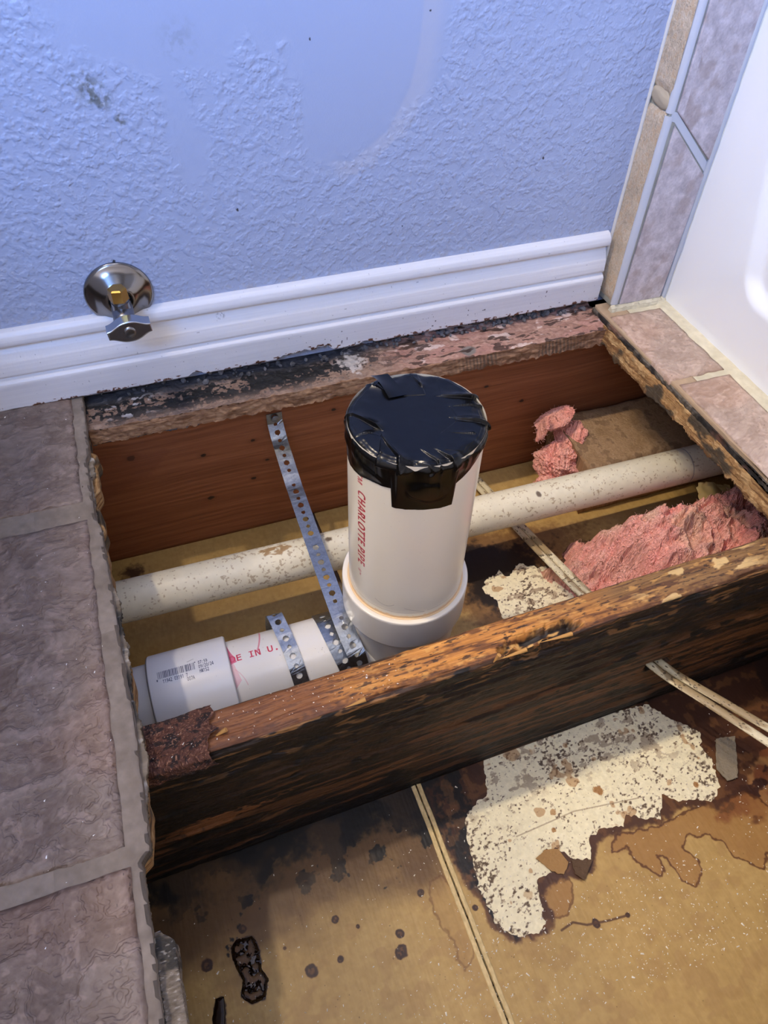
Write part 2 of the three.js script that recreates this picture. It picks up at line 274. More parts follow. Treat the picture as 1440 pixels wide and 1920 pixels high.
// left cut edge as a function of z
const cutL = (z) => { const K = [[0.0, -0.2765], [0.108, -0.277], [0.113, -0.281], [0.2, -0.279], [0.212, -0.275], [0.30, -0.273], [0.36, -0.2715], [0.42, -0.2695], [0.52, -0.2705], [0.525, -0.277], [0.62, -0.2765], [0.80, -0.277]]; for (let i = 1; i < K.length; i++) if (z <= K[i][0]) return lerp(K[i - 1][1], K[i][1], (z - K[i - 1][0]) / (K[i][0] - K[i - 1][0])); return -0.277; };
{
  // grout bed slab on the left with a ragged cut edge
  const g = sweep('z', 0.0, 0.80, 266, [[-0.40, YM + 0.002], [-0.2865, YM + 0.002], [-0.277, YM + 0.002], [-0.277, YT - 0.0016], [-0.2865, YT - 0.0016], [-0.40, YT - 0.0016]], 0.0022, (z, s, a, b) => a > -0.2864 ? [cutL(z) + 0.277 + (fbm(z * 160, b * 90, 4, 5) - 0.5) * 0.0022, (fbm(z * 60, a * 60, 3, 8) - 0.5) * 0.0012 - (b > -0.002 && a > -0.279 ? 0.0015 * fbm(z * 200, 3, 2, 4) : 0)] : [0, 0]);
  mesh('grout', metreUV(g, 3), groutMat, floor);
  mesh('grout', metreUV(mergeGeometries([box(WX0, -0.399, YM + 0.002, YT - 0.0012, 0, 0.80), box(WX0, 1.3, YM + 0.002, YT - 0.0012, 0.80, WZ1)]), 3), groutMat, floor);
  for (const [z0, z1, k] of [[0.008, 0.175, 0], [0.2, 0.513, 1], [0.527, 0.845, 2]]) mesh('tile', tileGeo(-0.61, k === 1 ? -0.2862 : -0.2885 + 0.002 * k, z0, z1, YT, 0.008, [-0.45, -0.40, -0.58][k], z0 - 0.006, 11 + k, 0.0011), tileMatA, floor);
  for (const x1 of [-0.63, -0.95]) for (const [z0, z1, k] of [[0.008, 0.175, 0], [0.2, 0.513, 1], [0.527, 0.845, 2]]) if (x1 > -0.9) mesh('tile', box(x1 - 0.31, x1, YT - 0.008, YT, z0, z1), tileMatA, floor);
  // mortar and plywood under the left edge
  const m = sweep('z', 0.0, 0.80, 900, [[-0.34, YM - 0.002], [-0.2765, YM - 0.002], [-0.2765, YM + 0.0035], [-0.34, YM + 0.0035]], 0.0018, (z, s, a, b) => a > -0.278 ? [cutL(z) + 0.277 - 0.0012 + 0.0070 * ss(0.27, 0.30, z) * ss(0.50, 0.46, z) * fbm(z * 60, 2, 4, 3) + (fbm(z * 520, b * 500, 4, 15) - 0.5) * 0.0042 + 0.006 * ss(0.105, 0.112, z) * ss(0.14, 0.13, z), 0.001 * vn(z * 300, a * 200, 3)] : [0, 0]);
  mesh('mortar_bed', m, mortarMat, floor);
  const p = sweep('z', 0.058, 0.80, 400, [[-0.60, YP], [-0.276, YP], [-0.276, YM - 0.0015], [-0.60, YM - 0.0015]], 0.0026, (z, s, a, b) => a > -0.279 ? [cutL(z) + 0.277 + (fbm(z * 90, b * 60, 4, 35) - 0.5) * 0.003 - 0.002 + 0.0075 * ss(0.09, 0.10, z) * ss(0.165, 0.15, z) + 0.005 * ss(0.17, 0.18, z) * ss(0.215, 0.205, z) + 0.004 * ss(0.3, 0.34, z) * ss(0.50, 0.48, z) * vn(z * 40, 1, 5) - 0.004 * ss(0.5, 0.53, z), 0] : [0, 0]);
  mesh('subfloor', plyUV(p, 0.742), plyMat, floor);
  // a chunk of subfloor that sticks out at the near left corner
  const ch = sweep('z', 0.568, 0.80, 90, [[-0.30, YP], [-0.266, YP], [-0.2655, -0.016], [-0.30, -0.015]], 0.003, (z, s, a, b) => a > -0.28 ? [(fbm(z * 70, b * 80, 3, 3) - 0.5) * 0.004 - 0.008 * ss(0.577, 0.568, z), (fbm(z * 90, a * 90, 3, 7) - 0.5) * 0.002] : [0, 0]);
  mesh('subfloor_chunk', ch, mortarMat, floor);
  mesh('subfloor', box(WX0, -0.6, YP, YM, -0.1, 0.80), plyMat, floor); mesh('subfloor', box(WX0, 1.3, YP, YM, 0.80, WZ1), plyMat, floor);
}
// right strip between the hole and the tub
const cutR = (z) => lerp(0.3665, 0.3745, clamp((z - 0.03) / 0.33)) + (fbm(z * 60, 3, 3, 5) - 0.5) * 0.0015;
{
  for (const [z0, z1, k] of [[0.0535, 0.1895, 0], [0.199, 0.50, 1], [0.51, 0.80, 2]]) mesh('tile', tileGeo(cutR((z0 + z1) / 2) + 0.002, 0.4445, z0, z1, YT, 0.008, 0.19 * k + 0.11, z0 - 0.004, 31 + k, 0.0012), tileMatB, floor);
  const g = sweep('z', 0.02, 0.80, 260, [[0.40, YM + 0.004], [0.468, YM + 0.004], [0.468, 0.0012], [0.4475, -0.0004], [0.4445, -0.0022], [0.40, -0.0024]], 0.0025, (z, s, a, b) => b > -0.01 ? [0, (fbm(z * 80, a * 80, 3, 2) - 0.5) * 0.0012] : [0, 0]);
  mesh('caulk', metreUV(g, 3), creamMat, floor);
  mesh('grout', metreUV(sweep('z', 0.022, 0.80, 200, [[0.372, YM + 0.004], [0.401, YM + 0.004], [0.401, -0.0018], [0.372, -0.0018]], 0.003, (z, s, a, b) => a < 0.374 ? [cutR(z) - 0.371 + 0.0005, 0] : [0, 0]), 3), std({ map: creamTex.map, color: 0xd2bcb0, roughness: 0.7 }), floor);
  const m = sweep('z', 0.02, 0.80, 400, [[0.44, YM], [0.3705, YM], [0.3705, YM + 0.0065], [0.44, YM + 0.0065]], 0.0016, (z, s, a, b) => a < 0.372 ? [cutR(z) - 0.371 + (fbm(z * 190, b * 220, 4, 19) - 0.5) * 0.004, 0] : [0, 0]);
  mesh('mortar_bed', m, darkMortarMat, floor);
  const p = sweep('z', 0.05, 0.80, 520, [[0.60, YP], [0.3675, YP], [0.369, YM], [0.60, YM]], 0.0016, (z, s, a, b) => {
    if (a > 0.371) return [0, 0];
    const low = clamp((YM - b) / 0.021), saw = ss(0.30, 0.05, z);
    return [cutR(z) - 0.371 - low * 0.0025 - low * saw * 0.003 * vn(z * 70, 4, 2) + (fbm(z * 90, b * 60, 3, 28) - 0.5) * 0.004 + (fbm(z * 420, b * 260, 3, 29) - 0.5) * 0.003, low > 0.85 ? (fbm(z * 60, 6, 3, 5) - 0.5) * 0.010 + (fbm(z * 520, 6, 3, 6) - 0.62) * 0.006 * vn(z * 40, 2, 9) : 0];
  });
  mesh('subfloor', plyUV(p, 0.75), plyMat, floor);
}
// ledge of subfloor left along the wall, mouldy on top
{
  const x0 = -0.277, x1 = 0.372, per = 2 * 0.065 + 2 * 0.021;
  const tex = paint(2048, 512, (u, v, o) => {
    const x = lerp(x0, x1, u), s = v * per; // profile: front bottom -> up front -> top back -> back
    const front = s < 0.021, zt = 0.061 - (s - 0.021);
    const fib = fbm(x * 60, s * 900, 3, 3), n = fbm(x * 260, s * 300, 4, 5), big = fbm(x * 26, s * 60, 4, 9);
    const right = ss(0.02, 0.12, x + (big - 0.5) * 0.06);
    const t = (fib - 0.5) * 46 + (n - 0.5) * 52;
    o[0] = lerp(132, 160, right) + t; o[1] = lerp(108, 124, right) + t; o[2] = lerp(92, 108, right) + t * 0.9;
    o[3] = 0.35 * fib + 0.5 * n;
    if (front) { mixc(o, 150 + t, 112 + t, 80 + t * 0.8, 0.8); const saw = ss(0.13, 0.2, x) * ss(0.36, 0.3, x) * (0.5 + 0.5 * Math.sin(x * 1250 + vn(x * 90, 1, 2) * 3 + s * 260)); mixc(o, 84, 72, 60, saw * 0.7 * ss(0.42, 0.6, fbm(x * 30, 4, 2, 4) + 0.12)); mixc(o, 92, 60, 36, ss(0.55, 0.7, fbm(x * 40, s * 160, 3, 43)) * 0.6); }
    else {
      const k = (zt - 0.032) / 0.028;                        // mould band in the middle, heavier to the left
      const band = ss(1.25, 0.2, Math.abs(k + 0.05)) * ss(0.16, -0.02, x);
      const mold = ss(0.50, 0.58, n * 0.55 + big * 0.45 + band * 0.14 - 0.02); mixc(o, 14, 13, 15, mold * band);
      mixc(o, 52, 54, 60, ss(0.024, 0.014, zt + (n - 0.5) * 0.012) * ss(0.12, 0.02, x) * 0.85);
      const wh = ss(0.60, 0.67, fbm(x * 130, s * 240, 4, 83)) * ss(0.05, 0.0, Math.abs(x + 0.23)) * ss(0.9, 0.3, Math.abs(k)); mixc(o, 178, 176, 178, wh);
      const pk = right * ss(0.42, 0.62, fbm(x * 34, s * 70, 3, 61)); mixc(o, 170, 122, 110, pk * 0.45); mixc(o, 214, 196, 186, right * ss(0.62, 0.7, fbm(x * 60, s * 120, 4, 67)) * 0.7);
      const kn = Math.hypot((x - 0.175) / 1.3, zt - 0.05); mixc(o, 120, 112, 104, ss(0.009, 0.006, kn)); mixc(o, 54, 44, 40, ss(0.0035, 0.002, kn));
      mixc(o, 190, 184, 178, ss(0.024, 0.010, Math.abs(x - 0.03) + Math.abs(zt - 0.03) * 0.8 + (n - 0.5) * 0.03) * 0.85);
      mixc(o, 58, 40, 32, right * ss(0.58, 0.66, fbm(x * 70, s * 220, 4, 71)) * 0.8);
    }
  });
  const g = sweep('x', x0, x1, 520, [[0.061, YP], [0.061, YM], [-0.004, YM], [-0.004, YP]], 0.0016, (x, s, a, b) => {
    const jag = (fbm(x * 240, 5, 4, 6) - 0.55) * 0.007 - 0.002 * ss(0.1, 0.2, x) * vn(x * 420, 2, 3);
    if (a > 0.0605 && b < YM - 0.0005) { const low = clamp((YM - b) / 0.021); return [(fbm(x * 150, b * 300, 4, 4) - 0.5) * 0.004 - 0.0022 * ss(0.0, 0.2, -x) + low * 0.001, low > 0.8 ? jag : 0]; }
    if (b > YM - 0.001) return [a > 0.058 ? (fbm(x * 150, b * 300, 4, 4) - 0.5) * 0.004 - 0.0022 * ss(0.0, 0.2, -x) : 0, (fbm(x * 110, a * 160, 4, 3) - 0.5) * 0.0055 + (fbm(x * 24, a * 30, 2, 13) - 0.5) * 0.004 - (a > 0.055 ? 0.0012 : 0)];
    return [0, 0];
  });
  mesh('subfloor_ledge', g, std({ map: tex.map, bumpMap: tex.bumpMap, bumpScale: 0.0018, roughness: 0.75 }), floor);
  // lumps of mortar in the gap under the baseboard
  const rock = new THREE.DodecahedronGeometry(1, 0), N = 170, im = new THREE.InstancedMesh(rock, std({ color: 0x8d8a8a, roughness: 0.95 }), N), M = new THREE.Matrix4(), q = new THREE.Quaternion(), e = new THREE.Euler();
  for (let i = 0; i < N; i++) { const x = i < 130 ? rr(0.05, 0.36) : rr(-0.26, 0.06), r = rr(0.0012, 0.0042); q.setFromEuler(e.set(rr(0, 6), rr(0, 6), rr(0, 6))); M.compose(new THREE.Vector3(x, YM + r * 0.6 + 0.001, rr(0.0, 0.018)), q, new THREE.Vector3(r, r * rr(0.5, 0.9), r * rr(0.6, 1))); im.setMatrixAt(i, M); im.setColorAt(i, new THREE.Color().setHSL(0.6, 0.04, rr(0.2, 0.62))); }
  im.name = 'mortar_crumbs'; im.userData = { kind: 'stuff', label: 'grey mortar crumbs in the gap under the baseboard' }; im.castShadow = im.receiveShadow = true; floor.add(im);
}
// ------------------------------------------------------------------ tile pilaster between wall and bathtub
{
  const t = struct('trim_1', 'tiled pilaster with diagonal mitred joint in the corner beside the bathtub');
  const beige = paint(512, 1024, (u, v, o) => { const n = fbm(u * 30, v * 70, 4, 4), f = fbm(u * 140, v * 260, 3, 8), b = fbm(u * 9, v * 16, 3, 14); const q = (n - 0.5) * 60 + (f - 0.5) * 36 + (b - 0.5) * 40; o[0] = 198 + q; o[1] = 180 + q; o[2] = 154 + q; mixc(o, 168, 132, 92, ss(0.5, 0.68, n) * 0.4); o[3] = 0.5 * n + 0.5 * f; });
  const grey = paint(512, 1024, (u, v, o) => { const n = fbm(u * 18, v * 36, 4, 24), f = fbm(u * 90, v * 170, 3, 28); const q = (n - 0.5) * 56 + (f - 0.5) * 26; o[0] = 188 + q; o[1] = 178 + q; o[2] = 180 + q; mixc(o, 152, 132, 124, ss(0.5, 0.78, fbm(u * 12, v * 22, 4, 33)) * 0.45); o[3] = 0.5 * n + 0.5 * f; });
  const bm = std({ map: beige.map, bumpMap: beige.bumpMap, bumpScale: 0.0012, roughness: 0.55 }), gm = std({ map: grey.map, bumpMap: grey.bumpMap, bumpScale: 0.0008, roughness: 0.35 });
  const edge = std({ color: 0xc2c5cc, roughness: 0.25 });
  const bx = 0.3815, fz = 0.0395;
  // mortar core
  mesh('grout', metreUV(box(bx + 0.0018, 0.4585, 0, 2.0, 0, fz - 0.0018), 3), std({ map: creamTex.map, bumpMap: creamTex.bumpMap, bumpScale: 0.0006, color: 0xc4cbd8, roughness: 0.6 }), t);
  const side = (y0, y1, inset) => planeUV(gridGeo(10, Math.round((y1 - y0) / 0.006), (u, v) => { const y = lerp(y0, y1, v), z = lerp(0.0, fz - 0.0045, u); const e = Math.min(v, 1 - v) * (y1 - y0); return [bx + inset * 1 + (fbm(z * 90, y * 50, 3, 4) - 0.5) * 0.0016 + 0.003 * ss(0.008, 0.0, e), y, z]; }), 2, 0, 0.12, 1, 0, 0.3);
  mesh('tile', flip(side(0.004, 0.238, 0)), bm, t); mesh('tile', flip(side(0.252, 0.60, -0.001)), bm, t);
  const xl = 0.3885, xr = 0.4585;
  const face = (pts, s) => { const g = extr(pts, 0.006, [], 0.0012); g.translate(0, 0, fz - 0.0066); return planeUV(g, 0, 0.2 * s, 0.2 * s + 0.16, 1, 0, 0.34); };
  mesh('tile', face([[xl + 0.004, 0.006], [xr - 0.007, 0.006], [xr - 0.004, 0.163], [xl + 0.006, 0.222]], 1), gm, t);
  mesh('tile', face([[xl + 0.004, 0.239], [xr - 0.003, 0.181], [xr - 0.002, 0.62], [xl + 0.002, 0.62]], 2), gm, t);
  // glazed bullnose along the corner, broken at the joint
  for (const [y0, y1] of [[0.004, 0.2335], [0.2365, 0.62]]) { const g = new THREE.CylinderGeometry(0.0050, 0.0050, y1 - y0, 10); g.rotateY(0.31); g.translate(bx + 0.0046, (y0 + y1) / 2, fz - 0.0050); mesh('bullnose', g, edge, t); }
  mesh('bullnose', extr([[bx + 0.006, 0.229], [xl + 0.004, 0.2275], [xr - 0.004, 0.1675], [xr - 0.003, 0.1765], [xl + 0.004, 0.2365], [bx + 0.005, 0.238]], 0.003, [], 0.0006).translate(0, 0, fz - 0.0044), edge, t);
  { const g = new THREE.SphereGeometry(1, 24, 16), p = g.attributes.position; for (let i = 0; i < p.count; i++) { const x = p.getX(i), y = p.getY(i), z = p.getZ(i), k = 1 + (fbm3(x * 2, y * 2, z * 2, 3, 5) - 0.5) * 0.5; p.setXYZ(i, bx + 0.0012 + x * 0.0032 * k, 0.2455 - 0.10 * (z * 0.018) + y * 0.0092 * k, 0.0175 + z * 0.0185); } g.computeVertexNormals(); mesh('grout', metreUV(g, 3), std({ color: 0xae9f86, roughness: 0.8 }), t); }
  const cg = sweep('x', 0.3775, 0.4625, 80, [[0.036, -0.004], [0.0455, -0.004], [0.0440, 0.0015], [0.0395, 0.0055]], 0.0015, (x, s, a, b) => [(fbm(x * 160, s * 200, 3, 5) - 0.5) * 0.003, (fbm(x * 200, s * 100, 3, 8) - 0.5) * 0.002]);
  mesh('caulk', metreUV(cg, 3), creamMat, t);
  const cv = (x, z, r, s) => { const g = gridGeo(8, 90, (u, v) => { const a = u * 2 * Math.PI, y = 0.62 * v, rr_ = r * (0.75 + 0.6 * fbm(y * 90, a, 3, s)); return [x + rr_ * Math.cos(a), y, z + rr_ * Math.sin(a)]; }); return metreUV(flip(g), 3); };
  mesh('caulk', cv(0.4580, fz - 0.0012, 0.0036, 3), std({ color: 0xb4bac4, roughness: 0.4 }), t); mesh('caulk', cv(0.4612, fz + 0.0006, 0.0019, 13), std({ color: 0xe0dccb, roughness: 0.5 }), t);
  mesh('caulk', cv(0.3805, 0.0005, 0.0022, 6), std({ color: 0xd8d2c6, roughness: 0.5 }), t);
}
// ------------------------------------------------------------------ bathtub
{
  const t = thing('bathtub', 'white glossy bathtub apron with a recessed panel behind the pink tile strip', 'bathtub', [0.4605, 0, 0.06]);
  const enamel = phys({ color: 0xe9edf1, roughness: 0.16, clearcoat: 0.6, clearcoatRoughness: 0.08 });
  const edgeZ = (y) => 0.1535 - 0.27 * (y - 0.08);
  const g = gridGeo(380, 110, (u, v) => {
    const z = lerp(-0.03, 1.50, u), y = lerp(0.0, 0.42, v), zz = z + 0.06;
    const dl = zz - edgeZ(y), db = y - 0.0735, dt = 0.36 - y, dr = 1.42 - zz, R = 0.028;
    const q = Math.min(dl, dr), w = Math.min(db, dt); let d = Math.min(q, w); if (q < R && w < R) d = R - Math.hypot(R - q, R - w);
    const rim = Math.max(0, y - 0.395) / 0.025;
    return [0.011 * clamp(d / 0.015) + rim * rim * 0.018, y, z];
  });
  mesh('apron', g, enamel, t);
  mesh('basin', (() => { const P = [[0.018, 0.42], [0.075, 0.424], [0.09, 0.40], [0.16, 0.12], [0.30, 0.09], [0.44, 0.09], [0.60, 0.12], [0.66, 0.40], [0.68, 0.424], [0.70, 0.42], [0.70, 0.38], [0.012, 0.38]]; return sweep('z', -0.03, 1.5, 2, [[0.018, 0.419], [0.07, 0.423], [0.09, 0.40], [0.14, 0.12], [0.22, 0.09], [0.60, 0.09], [0.68, 0.12], [0.73, 0.40], [0.75, 0.423], [0.80, 0.42], [0.80, 0.0], [0.03, 0.0]], 0.05); })(), enamel, t);
}
// ------------------------------------------------------------------ joists
function joistPaint(w, h, per, x0, x1, fn) { return paint(w, h, (u, v, o) => fn(lerp(x0, x1, u), v * per, o)); }
{
  const x0 = -0.62, x1 = 0.72, zb = 0.4085, zf = 0.4455, yb = -0.2645, hgt = YP - yb, wd = zf - zb, per = 2 * (hgt + wd);
  const s1 = hgt, s2 = hgt + wd, s3 = 2 * hgt + wd;              // back bottom -> back top -> front top -> front bottom
  const skew = (x) => -0.020 * x;
  const gouge = (x, z) => { const d = polySD(x, z, [[0.040, 0.4475], [0.036, 0.436], [0.062, 0.428], [0.086, 0.431], [0.112, 0.430], [0.124, 0.438], [0.100, 0.4475]]) + (fbm(x * 160, z * 260, 3, 8) - 0.5) * 0.008; return ss(0.002, -0.004, d); };
  const CH = [[0.2405, -0.166], [0.2560, -0.171]];
  const tex = joistPaint(2048, 1024, per, x0, x1, (x, s, o) => {
    const wav = (fbm(x * 5, s * 9, 3, 2) - 0.5) * 0.03;
    const grain = fbm(x * 16, (s + wav) * 620, 4, 3), fib = fbm(x * 70, (s + wav) * 1700, 3, 6), n = fbm(x * 240, s * 300, 4, 9), big = fbm(x * 14, s * 34, 4, 12);
    o[3] = 0.5 * grain + 0.25 * fib + 0.25 * n;
    if (s >= s1 && s <= s2) {                                   // top
      const z = (s - s1);
      const t = (grain - 0.5) * 84 + (fib - 0.5) * 34;
      o[0] = 182 + t; o[1] = 122 + t * 0.85; o[2] = 56 + t * 0.5;
      const rightTone = ss(0.06, 0.30, x + (big - 0.5) * 0.25); mixc(o, 112 + t * 0.8, 84 + t * 0.7, 50 + t * 0.5, rightTone * 0.85);  // top turns duller, greyer brown towards the right end
      mixc(o, 70, 38, 20, ss(0.56, 0.70, fbm(x * 40, s * 420, 4, 21)) * 0.65);
      mixc(o, 38, 22, 14, ss(0.66, 0.72, fbm(x * 140, s * 700, 3, 29)) * 0.7);
      mixc(o, 206, 156, 84, ss(0.66, 0.74, fbm(x * 90, s * 300, 4, 31)) * 0.6);
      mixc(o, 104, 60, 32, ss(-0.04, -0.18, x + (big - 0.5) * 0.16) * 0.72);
      mixc(o, 70, 38, 22, ss(0.026, 0.037, z + (n - 0.5) * 0.016) * 0.6);
      const gz = gouge(x, zb + z); mixc(o, 206, 160, 92, gz * ss(0.4, 0.6, n)); mixc(o, 28, 18, 12, gz * ss(0.5, 0.62, fbm(x * 70, s * 160, 3, 17)));
      const cr = ss(0.58, 0.64, fbm(x * 42, s * 90, 4, 88)) * ss(0.16, 0.22, x) * ss(0.36, 0.3, x); mixc(o, 222, 190, 130, cr * 0.8);
    } else if (s > s2 && s < s3) {                              // face toward the front
      const d = s - s2, t = (grain - 0.5) * 52 + (n - 0.5) * 26;
      o[0] = 88 + t; o[1] = 56 + t * 0.8; o[2] = 31 + t * 0.6;
      const w = (big - 0.5) * 0.05;
      mixc(o, 26, 18, 13, ss(0.004, 0.016, d + w * 0.4) * ss(0.085, 0.055, d + w - x * 0.03) * (0.68 + 0.32 * ss(0.4, 0.6, n)));
      mixc(o, 34, 22, 15, ss(0.40, 0.60, fbm(x * 7, s * 130, 4, 41)) * 0.9);
      mixc(o, 22, 15, 12, ss(0.17, 0.215, d + w * 0.6) * 0.9);
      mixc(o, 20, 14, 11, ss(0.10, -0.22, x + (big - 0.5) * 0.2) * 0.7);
      mixc(o, 14, 11, 10, ss(0.58, 0.64, fbm(x * 50, s * 110, 4, 47)) * 0.9);
      mixc(o, 148, 104, 58, ss(0.60, 0.68, fbm(x * 44, s * 240, 4, 52)) * ss(0.10, 0.0, d) * 0.85);
      const wd_ = polySD(x, d, [[-0.285, 0.136], [-0.25, 0.120], [-0.20, 0.128], [-0.165, 0.124], [-0.20, 0.139], [-0.235, 0.150], [-0.26, 0.150]]) + (n - 0.5) * 0.02; mixc(o, 150, 96, 56, ss(0.003, -0.004, wd_) * 0.85);
      mixc(o, 128, 82, 46, ss(0.57, 0.66, fbm(x * 12, s * 150, 3, 57)) * ss(0.06, 0.10, d) * 0.6);
    } else {
      const t = (grain - 0.5) * 60; o[0] = 110 + t; o[1] = 74 + t; o[2] = 46 + t * 0.7; mixc(o, 40, 28, 20, ss(0.5, 0.62, big) * 0.7);
    }
  });
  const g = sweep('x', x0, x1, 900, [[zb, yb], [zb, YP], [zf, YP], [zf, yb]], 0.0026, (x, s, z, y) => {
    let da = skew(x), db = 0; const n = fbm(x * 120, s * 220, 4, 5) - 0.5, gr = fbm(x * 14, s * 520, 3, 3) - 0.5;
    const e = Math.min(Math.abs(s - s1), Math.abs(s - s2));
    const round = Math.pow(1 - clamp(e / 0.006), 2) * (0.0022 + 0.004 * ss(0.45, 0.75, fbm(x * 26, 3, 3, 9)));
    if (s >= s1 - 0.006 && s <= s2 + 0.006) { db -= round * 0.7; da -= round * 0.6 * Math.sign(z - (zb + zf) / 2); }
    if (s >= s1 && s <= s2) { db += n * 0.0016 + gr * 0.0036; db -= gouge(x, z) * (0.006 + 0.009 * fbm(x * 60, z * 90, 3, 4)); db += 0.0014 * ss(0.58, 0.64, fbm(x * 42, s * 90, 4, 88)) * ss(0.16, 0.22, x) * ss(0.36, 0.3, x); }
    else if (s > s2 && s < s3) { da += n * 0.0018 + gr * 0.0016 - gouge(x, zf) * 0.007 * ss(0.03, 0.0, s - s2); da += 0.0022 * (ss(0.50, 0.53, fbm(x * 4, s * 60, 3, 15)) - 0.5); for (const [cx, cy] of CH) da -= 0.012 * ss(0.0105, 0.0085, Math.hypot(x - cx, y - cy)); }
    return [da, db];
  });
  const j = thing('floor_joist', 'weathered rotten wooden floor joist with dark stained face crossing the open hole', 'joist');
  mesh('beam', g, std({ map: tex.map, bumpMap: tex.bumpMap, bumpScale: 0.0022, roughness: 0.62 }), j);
  // rotted brown skin left at the near left end
  const rot = paint(512, 512, (u, v, o) => { const n = fbm(u * 50, v * 50, 4, 3), b = fbm(u * 12, v * 14, 4, 8); const t = (n - 0.5) * 60; o[0] = 92 + t; o[1] = 56 + t * 0.8; o[2] = 42 + t * 0.7; mixc(o, 42, 26, 22, ss(0.5, 0.62, b)); mixc(o, 148, 108, 84, ss(0.66, 0.74, n)); o[3] = n; });
  const skin = gridGeo(70, 44, (u, v) => {
    const x = lerp(-0.275, -0.216 + 0.010 * (fbm(v * 7, 2, 3, 4) - 0.5) * 2, u), s = lerp(0, 0.052, v);
    const y = s < 0.038 ? YP : YP - (s - 0.038), z = s < 0.038 ? zb - 0.002 + s + skew(x) : zf + 0.002 + skew(x);
    const lump = 0.0028 + (fbm(x * 110, s * 110, 4, 6) - 0.5) * 0.0075 + 0.003 * ss(0.85, 1, u) * vn(v * 30, 4, 2);
    return [x, y + (s < 0.040 ? lump : 0), z + (s > 0.034 ? lump * 0.8 : 0)];
  });
  mesh('rotted_skin', flip(skin), std({ map: rot.map, bumpMap: rot.bumpMap, bumpScale: 0.002, roughness: 0.8 }), j);
  for (const [x, z, l, a] of [[-0.212, 0.432, 0.016, 0.5], [0.045, 0.4465, 0.03, 0.1], [0.09, 0.4445, 0.035, -0.06], [-0.10, 0.444, 0.02, 0.2], [0.03, 0.446, 0.014, 1.2]]) { const s = new THREE.ConeGeometry(0.0022, l, 5); s.rotateZ(Math.PI / 2 + a); s.translate(x, YP + 0.0005, z - 0.02 * x); mesh('splinter', s, std({ color: 0xb98a4c, roughness: 0.8 }), j); }
}
{
  const x0 = -0.62, x1 = 0.80, per = 2 * (0.2305 + 0.036), hgt = 0.2305;
  const tex = joistPaint(2048, 1024, per, x0, x1, (x, s, o) => {
    const wav = (fbm(x * 4, s * 7, 3, 2) - 0.5) * 0.035, grain = fbm(x * 6, (s + wav) * 260, 4, 33), fib = fbm(x * 30, (s + wav) * 900, 3, 36), n = fbm(x * 200, s * 260, 3, 9);
    const t = (grain - 0.5) * 44 + (fib - 0.5) * 26; o[0] = 138 + t; o[1] = 82 + t * 0.8; o[2] = 50 + t * 0.6; o[3] = 0.5 * grain + 0.5 * fib;
    const d = s; // distance below the top on the face
    for (const [kx, kd, r] of [[-0.163, 0.075, 0.0032], [-0.165, 0.152, 0.0034], [-0.10, 0.068, 0.0026], [0.006, 0.045, 0.0028], [-0.085, 0.105, 0.0022], [-0.245, 0.055, 0.004], [-0.105, 0.133, 0.0026], [0.12, 0.10, 0.0034], [0.03, 0.14, 0.0024], [0.22, 0.06, 0.0026], [0.18, 0.16, 0.0036], [0.28, 0.1, 0.0028]]) {
      const q = Math.hypot((x - kx) / 1.5, d - kd); mixc(o, 112, 62, 36, ss(r * 2.4, r, q) * 0.4); mixc(o, 44, 24, 16, ss(r, r * 0.6, q + (n - 0.5) * r));
    }
    const st = polySD(x, d, [[-0.30, 0.045], [-0.198, 0.052], [-0.225, 0.085], [-0.30, 0.12]]) + (n - 0.5) * 0.01; mixc(o, 120, 66, 42, ss(0.003, -0.003, st) * 0.45);
  });
  const g = sweep('x', x0, x1, 300, [[0.031, YP - 0.0005], [0.031, -0.2645], [-0.005, -0.2645], [-0.005, YP - 0.0005]], 0.006, (x, s, a, b) => [(fbm(x * 14, s * 300, 2, 3) - 0.5) * 0.0006, 0]);
  const j = thing('rim_joist', 'reddish brown wooden rim joist with small knots under the wall', 'joist');
  mesh('beam', g, std({ map: tex.map, bumpMap: tex.bumpMap, bumpScale: 0.0007, roughness: 0.55 }), j);
}
